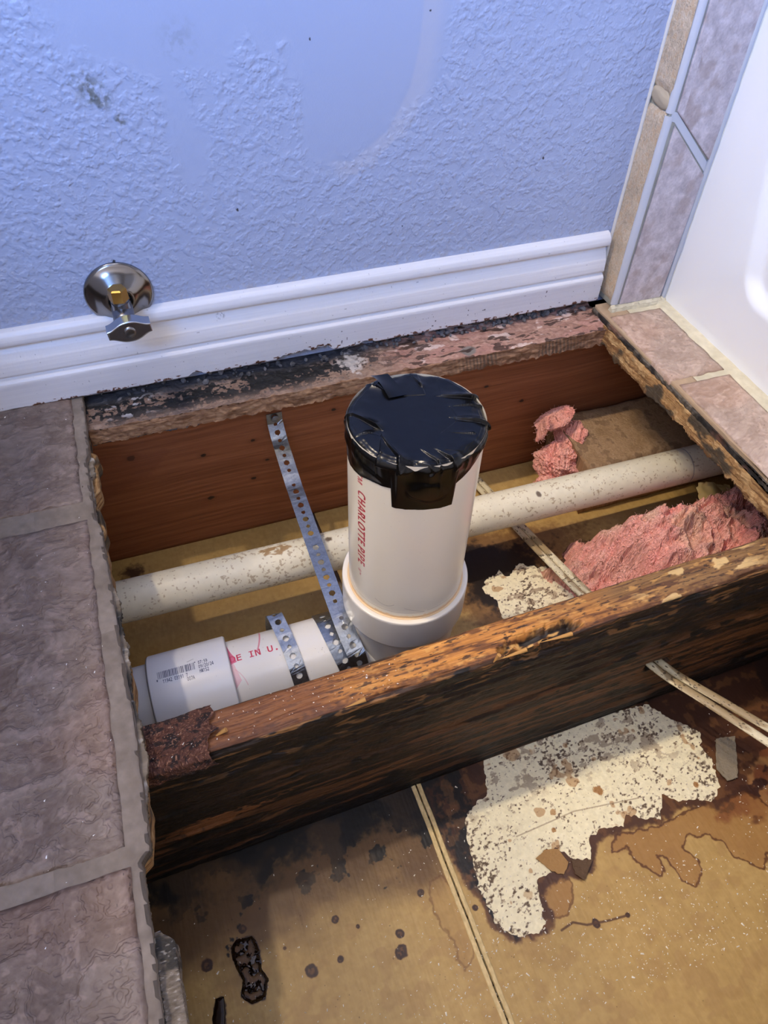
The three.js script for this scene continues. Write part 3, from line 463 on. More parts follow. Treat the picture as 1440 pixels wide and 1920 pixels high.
// ------------------------------------------------------------------ drywall of the room below, seen from above
const YD = -0.265;
{
  const PATCH = ragged([[0.053, 0.44], [0.20, 0.436], [0.263, 0.444], [0.280, 0.468], [0.304, 0.494], [0.293, 0.510], [0.296, 0.526], [0.290, 0.545], [0.287, 0.556], [0.269, 0.566], [0.249, 0.557], [0.233, 0.554], [0.221, 0.542], [0.204, 0.563], [0.185, 0.559], [0.170, 0.546], [0.162, 0.557], [0.139, 0.552], [0.122, 0.556], [0.112, 0.577], [0.095, 0.568], [0.083, 0.553], [0.069, 0.552], [0.068, 0.573], [0.051, 0.575], [0.045, 0.594], [0.042, 0.605], [0.042, 0.612], [0.030, 0.617], [0.015, 0.616], [0.004, 0.611], [-0.005, 0.597], [-0.008, 0.564], [-0.001, 0.520], [0.003, 0.502], [0.009, 0.491], [0.039, 0.479]], 0.0025, 0.0032, 3, 260);
  const BACK = ragged([[0.148, 0.228], [0.160, 0.216], [0.172, 0.212], [0.183, 0.206], [0.190, 0.222], [0.197, 0.218], [0.206, 0.206], [0.218, 0.209], [0.244, 0.222], [0.262, 0.273], [0.25, 0.31], [0.16, 0.31], [0.153, 0.269], [0.158, 0.253], [0.148, 0.235]], 0.0025, 0.005, 6, 220);
  const BORDER = [[0.008, 0.44], [-0.024, 0.455], [-0.026, 0.488], [-0.024, 0.521], [-0.021, 0.552], [-0.013, 0.572], [-0.010, 0.599], [0.006, 0.618], [0.03, 0.6215], [0.047, 0.618], [0.052, 0.606], [0.049, 0.590], [0.072, 0.582], [0.093, 0.590], [0.112, 0.582], [0.128, 0.562], [0.165, 0.564], [0.203, 0.568], [0.235, 0.560], [0.266, 0.574], [0.288, 0.572], [0.32, 0.560], [0.36, 0.535], [0.40, 0.52], [0.42, 0.44]];
  const RED = [[0.26, 0.44], [0.29, 0.50], [0.285, 0.565], [0.262, 0.585], [0.30, 0.603], [0.33, 0.59], [0.42, 0.59], [0.5, 0.50], [0.44, 0.44]];
  const RINGS = [[[0.150, 0.563], [0.136, 0.577], [0.153, 0.577], [0.155, 0.593], [0.173, 0.614], [0.179, 0.609], [0.179, 0.596], [0.185, 0.596], [0.188, 0.610], [0.191, 0.623], [0.199, 0.632], [0.215, 0.621], [0.216, 0.612], [0.209, 0.596], [0.221, 0.588], [0.243, 0.595], [0.253, 0.607], [0.254, 0.622], [0.276, 0.641], [0.291, 0.630], [0.33, 0.60], [0.31, 0.57], [0.25, 0.565], [0.20, 0.57]], [[0.05, 0.612], [0.066, 0.612], [0.076, 0.602], [0.082, 0.588], [0.072, 0.575], [0.05, 0.578]], [[-0.053, 0.541], [-0.059, 0.560], [-0.057, 0.581], [-0.049, 0.598], [-0.054, 0.613], [-0.050, 0.623], [-0.038, 0.617], [-0.033, 0.597], [-0.032, 0.56], [-0.04, 0.54]]];
  const DROPS = [[-0.065, 0.548, 0.0035], [-0.019, 0.578, 0.003], [0.087, 0.629, 0.004], [0.120, 0.633, 0.0025], [-0.238, 0.522, 0.004], [-0.276, 0.541, 0.0055], [-0.185, 0.577, 0.006], [-0.157, 0.577, 0.003], [-0.101, 0.590, 0.0062], [-0.097, 0.575, 0.004], [-0.152, 0.543, 0.0035], [-0.133, 0.556, 0.002], [-0.204, 0.551, 0.0016]];
  const bxs = { B: bbox(BORDER, 0.02), R: bbox(RED, 0.02), r: RINGS.map(r => bbox(r, 0.012)), P: bbox(PATCH, 0.02), K: bbox(BACK, 0.035) };
  const PUD = [[-0.245, 0.529], [-0.231, 0.531], [-0.227, 0.545], [-0.229, 0.560], [-0.225, 0.571], [-0.231, 0.584], [-0.243, 0.584], [-0.251, 0.575], [-0.246, 0.564], [-0.252, 0.544], [-0.252, 0.534]], PUD2 = [[-0.273, 0.570], [-0.266, 0.571], [-0.267, 0.583], [-0.271, 0.600], [-0.278, 0.600], [-0.279, 0.586]];
  const X0 = -0.62, X1 = 0.72, Z0 = 0.0, Z1 = 0.98;
  const tex = paint(2048, 1500, (u, v, o) => {
    const x = lerp(X0, X1, u), z = lerp(Z0, Z1, v);
    const n = fbm(x * 220, z * 220, 4, 4), big = fbm(x * 9, z * 9, 4, 8), fib = fbm(x * 500, z * 60, 2, 6);
    const t = (n - 0.5) * 22 + (big - 0.5) * 34 + (fib - 0.5) * 8;
    o[0] = 182 + t; o[1] = 149 + t; o[2] = 88 + t * 0.9; o[3] = 0.4 * n + 0.3 * fib;
    const sc = fbm(x * 26 + z * 60, z * 26 - x * 40, 3, 19); mixc(o, 150, 112, 66, ss(0.56, 0.66, sc) * 0.25 * ss(0.44, 0.5, z));
    // grime and mould along the joist, thicker to the left
    const near = z - 0.4455, wob = (fbm(x * 24, z * 30, 4, 23) - 0.5);
    if (near > -0.05) {
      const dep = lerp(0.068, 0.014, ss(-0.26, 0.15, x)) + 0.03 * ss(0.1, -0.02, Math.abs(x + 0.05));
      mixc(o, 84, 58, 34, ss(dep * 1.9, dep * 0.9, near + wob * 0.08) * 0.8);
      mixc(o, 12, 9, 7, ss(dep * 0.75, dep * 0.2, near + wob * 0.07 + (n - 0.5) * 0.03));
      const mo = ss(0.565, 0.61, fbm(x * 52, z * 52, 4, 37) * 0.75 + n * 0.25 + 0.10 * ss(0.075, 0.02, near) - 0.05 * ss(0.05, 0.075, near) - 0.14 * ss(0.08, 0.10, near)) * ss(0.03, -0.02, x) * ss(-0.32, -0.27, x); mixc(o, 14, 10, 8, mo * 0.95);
      mixc(o, 96, 70, 42, ss(0.42, 0.6, fbm(x * 36, z * 36, 3, 45)) * ss(0.12, 0.05, near) * ss(0.02, -0.1, x) * 0.55);
    } else {
      const mo = Math.min(Math.hypot((x - 0.165) / 1.15, z - 0.235), Math.hypot((x - 0.19) / 2.2, (z - 0.196) * 1.2)) + wob * 0.045 + (n - 0.5) * 0.02; mixc(o, 96, 62, 36, ss(0.075, 0.05, mo) * 0.6); mixc(o, 30, 20, 15, ss(0.048, 0.028, mo));
      const sp = ss(0.60, 0.64, fbm(x * 50, z * 50, 4, 55)) * ss(0.24, 0.28, x) * ss(0.19, 0.21, z); mixc(o, 62, 40, 26, sp * 0.9);
      mixc(o, 62, 38, 24, ss(0.018, 0.004, Math.hypot((x + 0.285) / 1.1, z - 0.058) + (n - 0.5) * 0.016) * 0.9);
    }
    if (inBox(bxs.R, x, z)) { const d = polySD(x, z, RED) + wob * 0.03 + (n - 0.5) * 0.012; mixc(o, 112, 62, 34, ss(0.004, -0.006, d) * (0.55 + 0.4 * ss(0.4, 0.6, fbm(x * 50, z * 70, 3, 61)))); mixc(o, 58, 30, 18, ss(0.55, 0.66, fbm(x * 60, z * 90, 4, 63)) * ss(0.004, -0.006, d)); mixc(o, 48, 28, 20, ss(0.498, 0.47, z + wob * 0.05) * ss(0.003, -0.003, d) * 0.9); }
    for (let i = 0; i < RINGS.length; i++) if (inBox(bxs.r[i], x, z)) { const d = polySD(x, z, RINGS[i]) + (fbm(x * 160, z * 160, 3, 71) - 0.5) * 0.006; mixc(o, 146, 98, 48, ss(0.001, -0.002, d) * [0.5, 0.55, 0.16][i]); mixc(o, 84, 46, 18, ss(0.0016, 0.0003, Math.abs(d)) * [0.85, 0.6, 0.4][i]); }
    if (x < -0.215 && z > 0.52) { const d = Math.min(polySD(x, z, PUD), polySD(x, z, PUD2)) + (n - 0.5) * 0.004; mixc(o, 84, 54, 28, ss(0.0015, -0.001, d) * 0.75); mixc(o, 40, 24, 14, ss(0.0022, 0.0006, Math.abs(d + 0.001)) * 0.8); }
    if (inBox(bxs.B, x, z)) { const d = polySD(x, z, BORDER) + (fbm(x * 130, z * 130, 4, 73) - 0.5) * 0.011; mixc(o, 66, 36, 20, ss(0.002, -0.003, d) * 0.9); if (x < 0.02) mixc(o, 18, 13, 11, ss(-0.001, -0.006, d) * ss(0.36, 0.5, n * 0.5 + 0.5 * fbm(x * 60, z * 60, 3, 5))); mixc(o, 122, 82, 44, ss(0.56, 0.66, fbm(x * 80, z * 80, 4, 77)) * ss(0.002, -0.003, d) * 0.55); }
    for (const [dx, dz, r] of DROPS) { const d = Math.hypot(x - dx, z - dz); if (d < r * 2) { const q = d + (fbm(x * 210, z * 210, 3, 81) - 0.5) * r * 0.5; mixc(o, 92, 58, 30, ss(r * 1.1, r * 0.9, q) * 0.9); mixc(o, 48, 28, 16, ss(r * 0.3, r * 0.1, Math.abs(q - r * 0.75)) * 0.8); mixc(o, 52, 32, 18, ss(r * 0.8, r * 0.4, q) * ss(0.4, 0.6, fbm(x * 500, z * 500, 2, 83))); } }
    { const d = lineD(x, z, [[0.052, 0.6235], [0.066, 0.621], [0.078, 0.6275], [0.087, 0.629], [0.103, 0.6315], [0.120, 0.633]]); mixc(o, 78, 48, 24, ss(0.0014, 0.0006, d) * 0.85); }
    if (vn(x * 900, z * 900, 91) > 0.985) mixc(o, 70, 48, 28, 0.7);
  });
  const paper = std({ map: tex.map, bumpMap: tex.bumpMap, bumpScale: 0.0006, roughness: 0.5 });
  const gyp = paint(1024, 1024, (u, v, o) => {
    const x = lerp(-0.03, 0.33, u), z = lerp(0.20, 0.64, v), n = fbm(x * 300, z * 300, 4, 4), big = fbm(x * 22, z * 22, 4, 8);
    const t = (n - 0.5) * 26; o[0] = 240 + t; o[1] = 230 + t; o[2] = 194 + t; o[3] = n;
    const back = ss(0.53, 0.47, z + (big - 0.5) * 0.04);
    const sp = fbm(x * 330 + z * 90, z * 420, 4, 13) * 0.8 + fbm(x * 30, z * 30, 3, 15) * 0.2; const dens = -0.05 + 0.03 * ss(0.56, 0.46, z) + 0.115 * ss(0.42, 0.62, fbm(x * 30, z * 34, 4, 41)) + 0.03 * ss(0.05, 0.0, x);
    mixc(o, 128, 108, 88, ss(0.60 - dens, 0.68 - dens, sp) * 0.6); mixc(o, 78, 62, 48, ss(0.68 - dens, 0.74 - dens, sp) * 0.8);
    mixc(o, 168, 124, 80, ss(0.72, 0.76, fbm(x * 60, z * 60, 3, 17)) * 0.6);
    mixc(o, 120, 96, 76, ss(0.60, 0.68, fbm(x * 90, z * 130, 4, 27)) * back * 0.5);
    for (const [cx, cz, r, k] of [[0.156, 0.515, 0.0055, 0.8], [0.098, 0.520, 0.004, 0.6], [0.262, 0.545, 0.004, 0.8], [0.09, 0.537, 0.003, 0.7], [0.036, 0.585, 0.005, 0.3]]) { const d = Math.hypot(x - cx, z - cz) + (n - 0.5) * r * 0.8; mixc(o, 150, 98, 48, ss(r, r * 0.7, d) * k); }
    const ln = lineD(x, z, [[0.05, 0.53], [0.12, 0.5265], [0.20, 0.5375]]); mixc(o, 150, 130, 104, ss(0.0009, 0.0004, ln) * 0.6);
  });
  const gypMat = std({ map: gyp.map, bumpMap: gyp.bumpMap, bumpScale: 0.0007, roughness: 0.85 });
  const c = struct('ceiling_below', 'paper backed drywall of the ceiling below, water stained and torn to the white gypsum');
  const SX = -0.0300;
  const seamX = (z) => SX + 0.012 * (z - 0.58) * 0.5;
  for (const side of [0, 1]) {
    const p = new THREE.Group(); p.name = numbered('drywall_panel'); c.add(p);
    const a = side ? [[seamX(Z0) + 0.001, Z0], [X1, Z0], [X1, Z1], [seamX(Z1) + 0.001, Z1]] : [[X0, Z0], [seamX(Z0) - 0.001, Z0], [seamX(Z1) - 0.001, Z1], [X0, Z1]];
    mesh('gypsum_core', planeUV(flat(a, YD - 0.014, YD - 0.0011), 0, -0.03, 0.33, 2, 0.20, 0.64), gypMat, p);
    mesh('kraft_paper', planeUV(flat(a, YD - 0.001, YD, side ? [PATCH, BACK] : []), 0, X0, X1, 2, Z0, Z1), paper, p);
    const ed = paint(64, 1024, (u, v, o) => { const n = fbm(u * 6, v * 300, 4, side * 9 + 2), q = fbm(2, v * 30, 3, side * 5 + 8); o[0] = 214 + (n - 0.5) * 50; o[1] = 188 + (n - 0.5) * 50; o[2] = 134 + (n - 0.5) * 46; mixc(o, 52, 36, 24, ss(0.46, 0.30, v) * ss(0.35, 0.55, q + 0.15)); o[3] = n; });
    const e = sweep('z', Z0, Z1, 260, side ? [[SX + 0.0009, YD - 0.002], [SX + 0.0055, YD - 0.002], [SX + 0.0055, YD + 0.0008], [SX + 0.0009, YD + 0.0013]] : [[SX - 0.0055, YD - 0.002], [SX - 0.0009, YD - 0.002], [SX - 0.0009, YD + 0.0013], [SX - 0.0055, YD + 0.0008]], 0.0012, (z, s, a2, b) => [seamX(z) - SX + (fbm(z * 60, s * 90, 3, 4) - 0.5) * 0.0012, 0]);
    planeUV(e, 0, SX - 0.006, SX + 0.006, 2, Z0, Z1); mesh('paper_edge', e, std({ map: ed.map, roughness: 0.7 }), p);
    if (side) {
      const flap = (pts, col, s, lift) => { const g = flat(ragged(pts, 0.003, 0.0012, s), 0, 0.0008); const P = g.attributes.position; const cx = pts[0][0], cz = pts[0][1]; for (let i = 0; i < P.count; i++) { const x = P.getX(i), z = P.getZ(i); P.setY(i, P.getY(i) + YD + 0.0006 + lift * clamp(Math.hypot(x - cx, z - cz) / 0.03) + (fbm(x * 120, z * 120, 2, s) - 0.5) * 0.001); } g.computeVertexNormals(); return mesh('torn_paper', metreUV(g, 4), std({ color: col, roughness: 0.85, bumpMap: gyp.bumpMap, bumpScale: 0.001 }), p); };
      flap([[0.315, 0.507], [0.337, 0.512], [0.322, 0.535], [0.309, 0.554], [0.296, 0.553], [0.292, 0.538]], 0x8c806c, 5, 0.002);
      flap([[0.092, 0.569], [0.112, 0.577], [0.094, 0.592], [0.089, 0.583]], 0x5a4430, 8, 0.004);
      flap([[0.068, 0.573], [0.058, 0.557], [0.070, 0.552], [0.084, 0.556], [0.088, 0.571], [0.078, 0.58]], 0xa27c4c, 12, 0.002);
    }
  }
}
// wet marks that still stand on the paper
{
  const wet = phys({ color: 0x24150c, roughness: 0.2, specularIntensity: 0.8 });
  const pool = (name, label, pts, h, s, cat, holes) => {
    const P = ragged(pts, 0.002, 0.0014, s, 200), b = bbox(P, 0), N = 90, M = Math.round(N * (b[3] - b[1]) / (b[2] - b[0])), pos = [], idx = [], id = {};
    for (let j = 0; j <= M; j++) for (let i = 0; i <= N; i++) { const x = lerp(b[0], b[2], i / N), z = lerp(b[1], b[3], j / M), d = -polySD(x, z, P); if (d > -0.0006 && !(holes && d > 0.0022 && fbm(x * 240, z * 240, 2, 77) > 0.56)) { let y = h * Math.sqrt(clamp(d / 0.003)) ; if (holes) y *= 0.25 + 1.1 * ss(0.34, 0.56, fbm(x * 260, z * 260, 3, s)); id[j * 1000 + i] = pos.length / 3; pos.push(x, YD + 0.0002 + Math.max(0, y), z); } }
    for (let j = 0; j < M; j++) for (let i = 0; i < N; i++) { const a = id[j * 1000 + i], q = id[j * 1000 + i + 1], c = id[j * 1000 + 1000 + i], d = id[j * 1000 + 1001 + i]; if (a !== undefined && q !== undefined && c !== undefined) idx.push(a, c, q); if (d !== undefined && q !== undefined && c !== undefined) idx.push(q, c, d); }
    const g = new THREE.BufferGeometry(); g.setAttribute('position', new THREE.Float32BufferAttribute(pos, 3)); g.setIndex(idx); g.computeVertexNormals();
    const m = mesh(name, g, wet, scene); m.userData = { label, category: cat };
  };
  pool('water_puddle', 'dark glossy puddle shaped like a footprint on the brown paper', [[-0.245, 0.529], [-0.231, 0.531], [-0.227, 0.545], [-0.229, 0.560], [-0.225, 0.571], [-0.231, 0.584], [-0.243, 0.584], [-0.251, 0.575], [-0.246, 0.564], [-0.252, 0.544], [-0.252, 0.534]], 0.0030, 5, 'puddle', true);
  pool('water_puddle', 'small narrow dark wet streak below the footprint shaped puddle', [[-0.273, 0.570], [-0.266, 0.571], [-0.267, 0.583], [-0.271, 0.600], [-0.278, 0.600], [-0.279, 0.586]], 0.0018, 9, 'puddle', false);
}
// ------------------------------------------------------------------ drain pipes
const RX = 0, RZ = 0.304, PY = -0.19;                           // riser axis, branch height
function canvasTex(w, h, draw) { const c = document.createElement('canvas'); c.width = w; c.height = h; const g = c.getContext('2d'); draw(g, w, h); const t = new THREE.CanvasTexture(c); t.colorSpace = THREE.SRGBColorSpace; t.magFilter = THREE.LinearFilter; t.wrapS = THREE.RepeatWrapping; return t; }
function specks(g, w, h, n, cols, r0, r1) { for (let i = 0; i < n; i++) { g.fillStyle = cols[Math.floor(rnd() * cols.length)]; g.beginPath(); g.ellipse(rnd() * w, rnd() * h, rr(r0, r1), rr(r0, r1) * 0.7, rr(0, 3), 0, 7); g.fill(); } }
{
  const pvc = { roughness: 0.28, clearcoat: 0.25, clearcoatRoughness: 0.15 };
  const d = thing('drain_pipe', 'white plastic drain pipe standing upright in a hub with a side branch', 'pipe', [RX, 0, RZ]);
  // upright pipe: uv u = angle from the front, v = height
  const y0 = -0.10, y1 = 0.1365, hh = y1 - y0, R = 0.05715;
  const riserMap = canvasTex(1800, 1186, (g, w, h) => {
    g.fillStyle = '#f0e7d2'; g.fillRect(0, 0, w, h);
    specks(g, w, h, 200, ['rgba(120,100,80,.35)', 'rgba(90,80,70,.3)'], 0.6, 1.8);
    const px = w / (2 * Math.PI), py = h / hh, X = (a) => ((a * Math.PI / 180) * px + w) % w, Y = (y) => (y1 - y) * py;
    g.fillStyle = '#bf2f3c'; g.textBaseline = 'middle';
    g.save(); g.translate(X(-70.3), Y(0.0855)); g.rotate(Math.PI / 2); g.font = 'bold 60px sans-serif'; g.textAlign = 'left'; g.scale(1, 1.15);
    const L = (0.0855 + 0.0135) * py; const tw = g.measureText('CHARLOTTE PIPE').width; g.scale(L / tw, 1); g.fillText('CHARLOTTE PIPE', 0, 0); g.restore();
    g.save(); g.translate(X(-71.3), Y(-0.0215)); g.rotate(Math.PI / 2); g.font = '30px sans-serif'; g.fillText('®™', 0, 6); g.restore();
    g.save(); g.translate(X(-72.5), Y(0.1055)); g.rotate(Math.PI / 2); g.font = 'bold 44px sans-serif'; g.fillText('TM', 0, 0); g.restore();
    // worn primer line and scuffs low on the pipe
    g.strokeStyle = 'rgba(120,105,90,.5)'; g.lineWidth = 2; g.beginPath(); g.moveTo(X(-52), Y(-0.050)); g.bezierCurveTo(X(-45), Y(-0.055), X(-38), Y(-0.057), X(-32), Y(-0.050)); g.stroke();
    g.beginPath(); g.moveTo(X(-22), Y(-0.054)); g.lineTo(X(-2), Y(-0.062)); g.lineTo(X(1), Y(-0.061)); g.stroke();
    g.fillStyle = 'rgba(232,190,140,.5)'; for (let i = 0; i < 300; i++) { const a = rnd() * w; g.fillRect(a, Y(-0.066 - 0.004 * rnd()), rr(4, 26), rr(6, 14)); }
    g.fillStyle = 'rgba(228,196,150,.85)'; g.fillRect(0, Y(-0.0675), w, h);
  });
  const tube = new THREE.CylinderGeometry(R, R, hh, 128, 4, true); tube.translate(0, (y0 + y1) / 2, 0);
  mesh('riser', tube, phys(Object.assign({ map: riserMap }, pvc)), d);
  // hub fitting, lathed, with its socket mouth
  const hubMat = phys(Object.assign({ color: 0xf0e8d8 }, pvc));
  const lp = [[0.0572, -0.0795], [0.0580, -0.0720], [0.0592, -0.0705], [0.0630, -0.0703], [0.0641, -0.0712], [0.0643, -0.0735], [0.0641, -0.112], [0.0632, -0.1155], [0.0600, -0.118], [0.0590, -0.121], [0.0580, -0.140], [0.0565, -0.165], [0.052, -0.205], [0.046, -0.228], [0.030, -0.2445], [0.0, -0.2475]].map(p => new THREE.Vector2(p[0], p[1]));
  mesh('hub', flip(new THREE.LatheGeometry(lp.reverse(), 128)), hubMat, d);
  const cem = new THREE.TorusGeometry(0.0578, 0.0013, 8, 128); cem.rotateX(Math.PI / 2); cem.translate(0, -0.0712, 0); mesh('cement_bead', cem, std({ color: 0xe6c79a, roughness: 0.3 }), d);
  // horizontal branch: local x along the pipe
  const cyl = (r, a, b) => { const g = new THREE.CylinderGeometry(r, r, b - a, 96, 2, true); g.translate(0, (a + b) / 2, 0); g.rotateZ(-Math.PI / 2); g.translate(0, PY, 0); return g; };
  const bx0 = -0.195, bx1 = -0.02, bl = bx1 - bx0, br = 0.0445;
  const branchMap = canvasTex(1200, 760, (g, w, h) => {
    g.fillStyle = '#ebe6dc'; g.fillRect(0, 0, w, h); specks(g, w, h, 140, ['rgba(90,80,70,.5)', 'rgba(60,50,45,.5)', 'rgba(130,110,90,.3)'], 0.6, 2.2);
    const px = w / (2 * Math.PI), py = h / bl, X = (a) => ((a * Math.PI / 180) * px + 2 * w) % w, Y = (x) => (bx1 - x) * py;
    g.save(); g.translate(X(-91.5), Y(-0.1905)); g.rotate(-Math.PI / 2); g.fillStyle = '#cf3244'; g.textBaseline = 'middle'; g.font = 'bold 46px monospace'; const s = 'DE IN U.'; const tw = g.measureText(s).width; g.scale((0.053 * py) / tw, 0.95); g.fillText(s, 0, 0); g.restore();
    g.fillStyle = 'rgba(214,74,106,.75)'; g.beginPath(); g.moveTo(X(-128), Y(-0.191)); g.quadraticCurveTo(X(-104), Y(-0.189), X(-96), Y(-0.1855)); g.lineTo(X(-86), Y(-0.1835)); g.lineTo(X(-84), Y(-0.191)); g.fill();
    g.fillStyle = 'rgba(222,110,130,.35)'; g.beginPath(); g.moveTo(X(-86), Y(-0.191)); g.lineTo(X(-84), Y(-0.187)); g.lineTo(X(-60), Y(-0.183)); g.lineTo(X(-50), Y(-0.191)); g.fill();
    g.strokeStyle = 'rgba(216,90,112,.6)'; g.lineWidth = 7; g.lineCap = 'round'; g.beginPath(); g.moveTo(X(-138), Y(-0.1535)); g.quadraticCurveTo(X(-112), Y(-0.1535), X(-94), Y(-0.1605)); g.stroke();
    g.strokeStyle = 'rgba(222,130,142,.35)'; g.lineWidth = 4; g.beginPath(); g.moveTo(X(-76), Y(-0.187)); g.quadraticCurveTo(X(-66), Y(-0.180), X(-52), Y(-0.178)); g.stroke();
  });
  mesh('branch', cyl(br, bx0, bx1), phys(Object.assign({ map: branchMap }, pvc)), d);
  const cx0 = -0.2735, cx1 = -0.1903, cl = cx1 - cx0, cr = 0.0515;
  const coupMap = canvasTex(1400, 620, (g, w, h) => {
    g.fillStyle = '#e4e3e2'; g.fillRect(0, 0, w, h); specks(g, w, h, 60, ['rgba(90,85,80,.4)', 'rgba(60,55,50,.45)'], 0.6, 2.2);
    const px = w / (2 * Math.PI), py = h / cl, X = (a) => ((a * Math.PI / 180) * px + 2 * w) % w, Y = (x) => (cx1 - x) * py;
    g.fillStyle = '#2a2c44'; g.save(); g.translate(X(-91), Y(-0.2625)); g.rotate(-Math.PI / 2);
    let x = 0; const L = 0.0375 * py; let k = 0; while (x < L) { const bw = 1.5 + 5 * h2(k, 3, 5); if (!(k & 1)) g.fillRect(x, -22, bw, 36); x += bw + 0.6; k++; }
    g.font = 'bold 24px monospace'; g.textBaseline = 'top'; g.fillText('11942 03191 7', 30, 16); g.fillText('007A', 0.0275 * py, 36); g.fillText('*', -14, 10); g.fillRect(L, -24, 8, 5); g.restore();
    g.save(); g.translate(X(-95), Y(-0.2215)); g.rotate(-Math.PI / 2); g.font = 'bold 24px monospace'; g.textBaseline = 'middle'; g.fillText('07:59', 0, 0); g.fillText('09/20/24', -2, 22); g.fillText('HM1S2', 0, 44); g.restore();
    g.strokeStyle = 'rgba(90,84,84,.5)'; g.lineWidth = 2.5; g.beginPath(); g.moveTo(X(-100), Y(-0.232)); g.lineTo(X(-102), Y(-0.225)); g.stroke();
  });
  const coup = new THREE.LatheGeometry([[0.0447, cx0 + 0.002], [0.0500, cx0], [0.0515, cx0 + 0.0022], [0.0515, cx1 - 0.0022], [0.0502, cx1], [0.0447, cx1 - 0.002]].map(p => new THREE.Vector2(p[0], p[1])), 96);
  coup.rotateZ(-Math.PI / 2); coup.translate(0, PY, 0);
  { const p = coup.attributes.position, u = coup.attributes.uv; for (let i = 0; i < p.count; i++) u.setY(i, (p.getX(i) - cx0) / cl); }
  mesh('coupling', coup, phys(Object.assign({ map: coupMap }, pvc)), d);
  mesh('stub', cyl(br, -0.62, cx0 + 0.004), phys(Object.assign({ color: 0xe2dfd9 }, pvc)), d);
}
// small waste pipe behind
{
  const dirt = paint(2048, 256, (u, v, o) => { // u along, v around
    const x = u * 1.2 - 0.6, n = fbm(x * 160, v * 24, 4, 3), b = fbm(x * 12, v * 5, 4, 6); const t = (n - 0.5) * 12 + (b - 0.5) * 14; o[0] = 228 + t; o[1] = 219 + t; o[2] = 192 + t;
    mixc(o, 142, 116, 84, ss(0.70, 0.78, fbm(x * 330, v * 52, 3, 13) + 0.09 * ss(0.12, 0.02, Math.abs(x + 0.12)) * ss(0.5, 0.6, b + 0.1) + 0.03 * ss(0.1, 0, Math.abs(x - 0.25))) * 0.5);
    { const q9 = vn(x * 420, v * 64, 9); if (q9 > 0.975) mixc(o, 74, 58, 42, 0.6 * ss(0.975, 0.985, q9) * ss(0.4, 0.55, b)); }
    const q = polySD(x, v, [[-0.128, 0.70], [-0.10, 0.69], [-0.096, 0.745], [-0.108, 0.78], [-0.124, 0.765]]) + (n - 0.5) * 0.02; mixc(o, 150, 114, 70, ss(0.003, -0.002, q) * ss(0.42, 0.55, fbm(x * 140, v * 50, 3, 22)) * 0.8);
    mixc(o, 80, 64, 50, ss(0.004, 0.002, Math.hypot(x - 0.225, (v - 0.80) * 0.12) + (n - 0.5) * 0.004) * 0.8);
    mixc(o, 88, 70, 50, ss(0.006, 0.002, Math.hypot(x + 0.048, (v - 0.75) * 0.2) + (n - 0.5) * 0.008) * 0.8);
    mixc(o, 150, 146, 140, ss(0.0012, 0.0004, Math.abs(x - 0.452)) * 0.8); o[3] = n;
  });
  const P0 = new THREE.Vector3(-0.60, -0.1600, 0.1785), P1 = new THREE.Vector3(0.60, -0.1690, 0.1880), L = P0.distanceTo(P1);
  const g = new THREE.CylinderGeometry(0.0242, 0.0242, L, 64, 8, true), q = new THREE.Quaternion().setFromUnitVectors(new THREE.Vector3(0, 1, 0), P1.clone().sub(P0).normalize());
  const u = g.attributes.uv; for (let i = 0; i < u.count; i++) { const a = u.getX(i); u.setXY(i, u.getY(i), a); }
  g.applyQuaternion(q); g.translate((P0.x + P1.x) / 2, (P0.y + P1.y) / 2, (P0.z + P1.z) / 2);
  const t = thing('waste_pipe', 'narrow dusty off-white pipe running level behind the capped drain', 'pipe');
  mesh('tube', g, phys({ map: dirt.map, roughness: 0.42, clearcoat: 0.12 }), t);
}
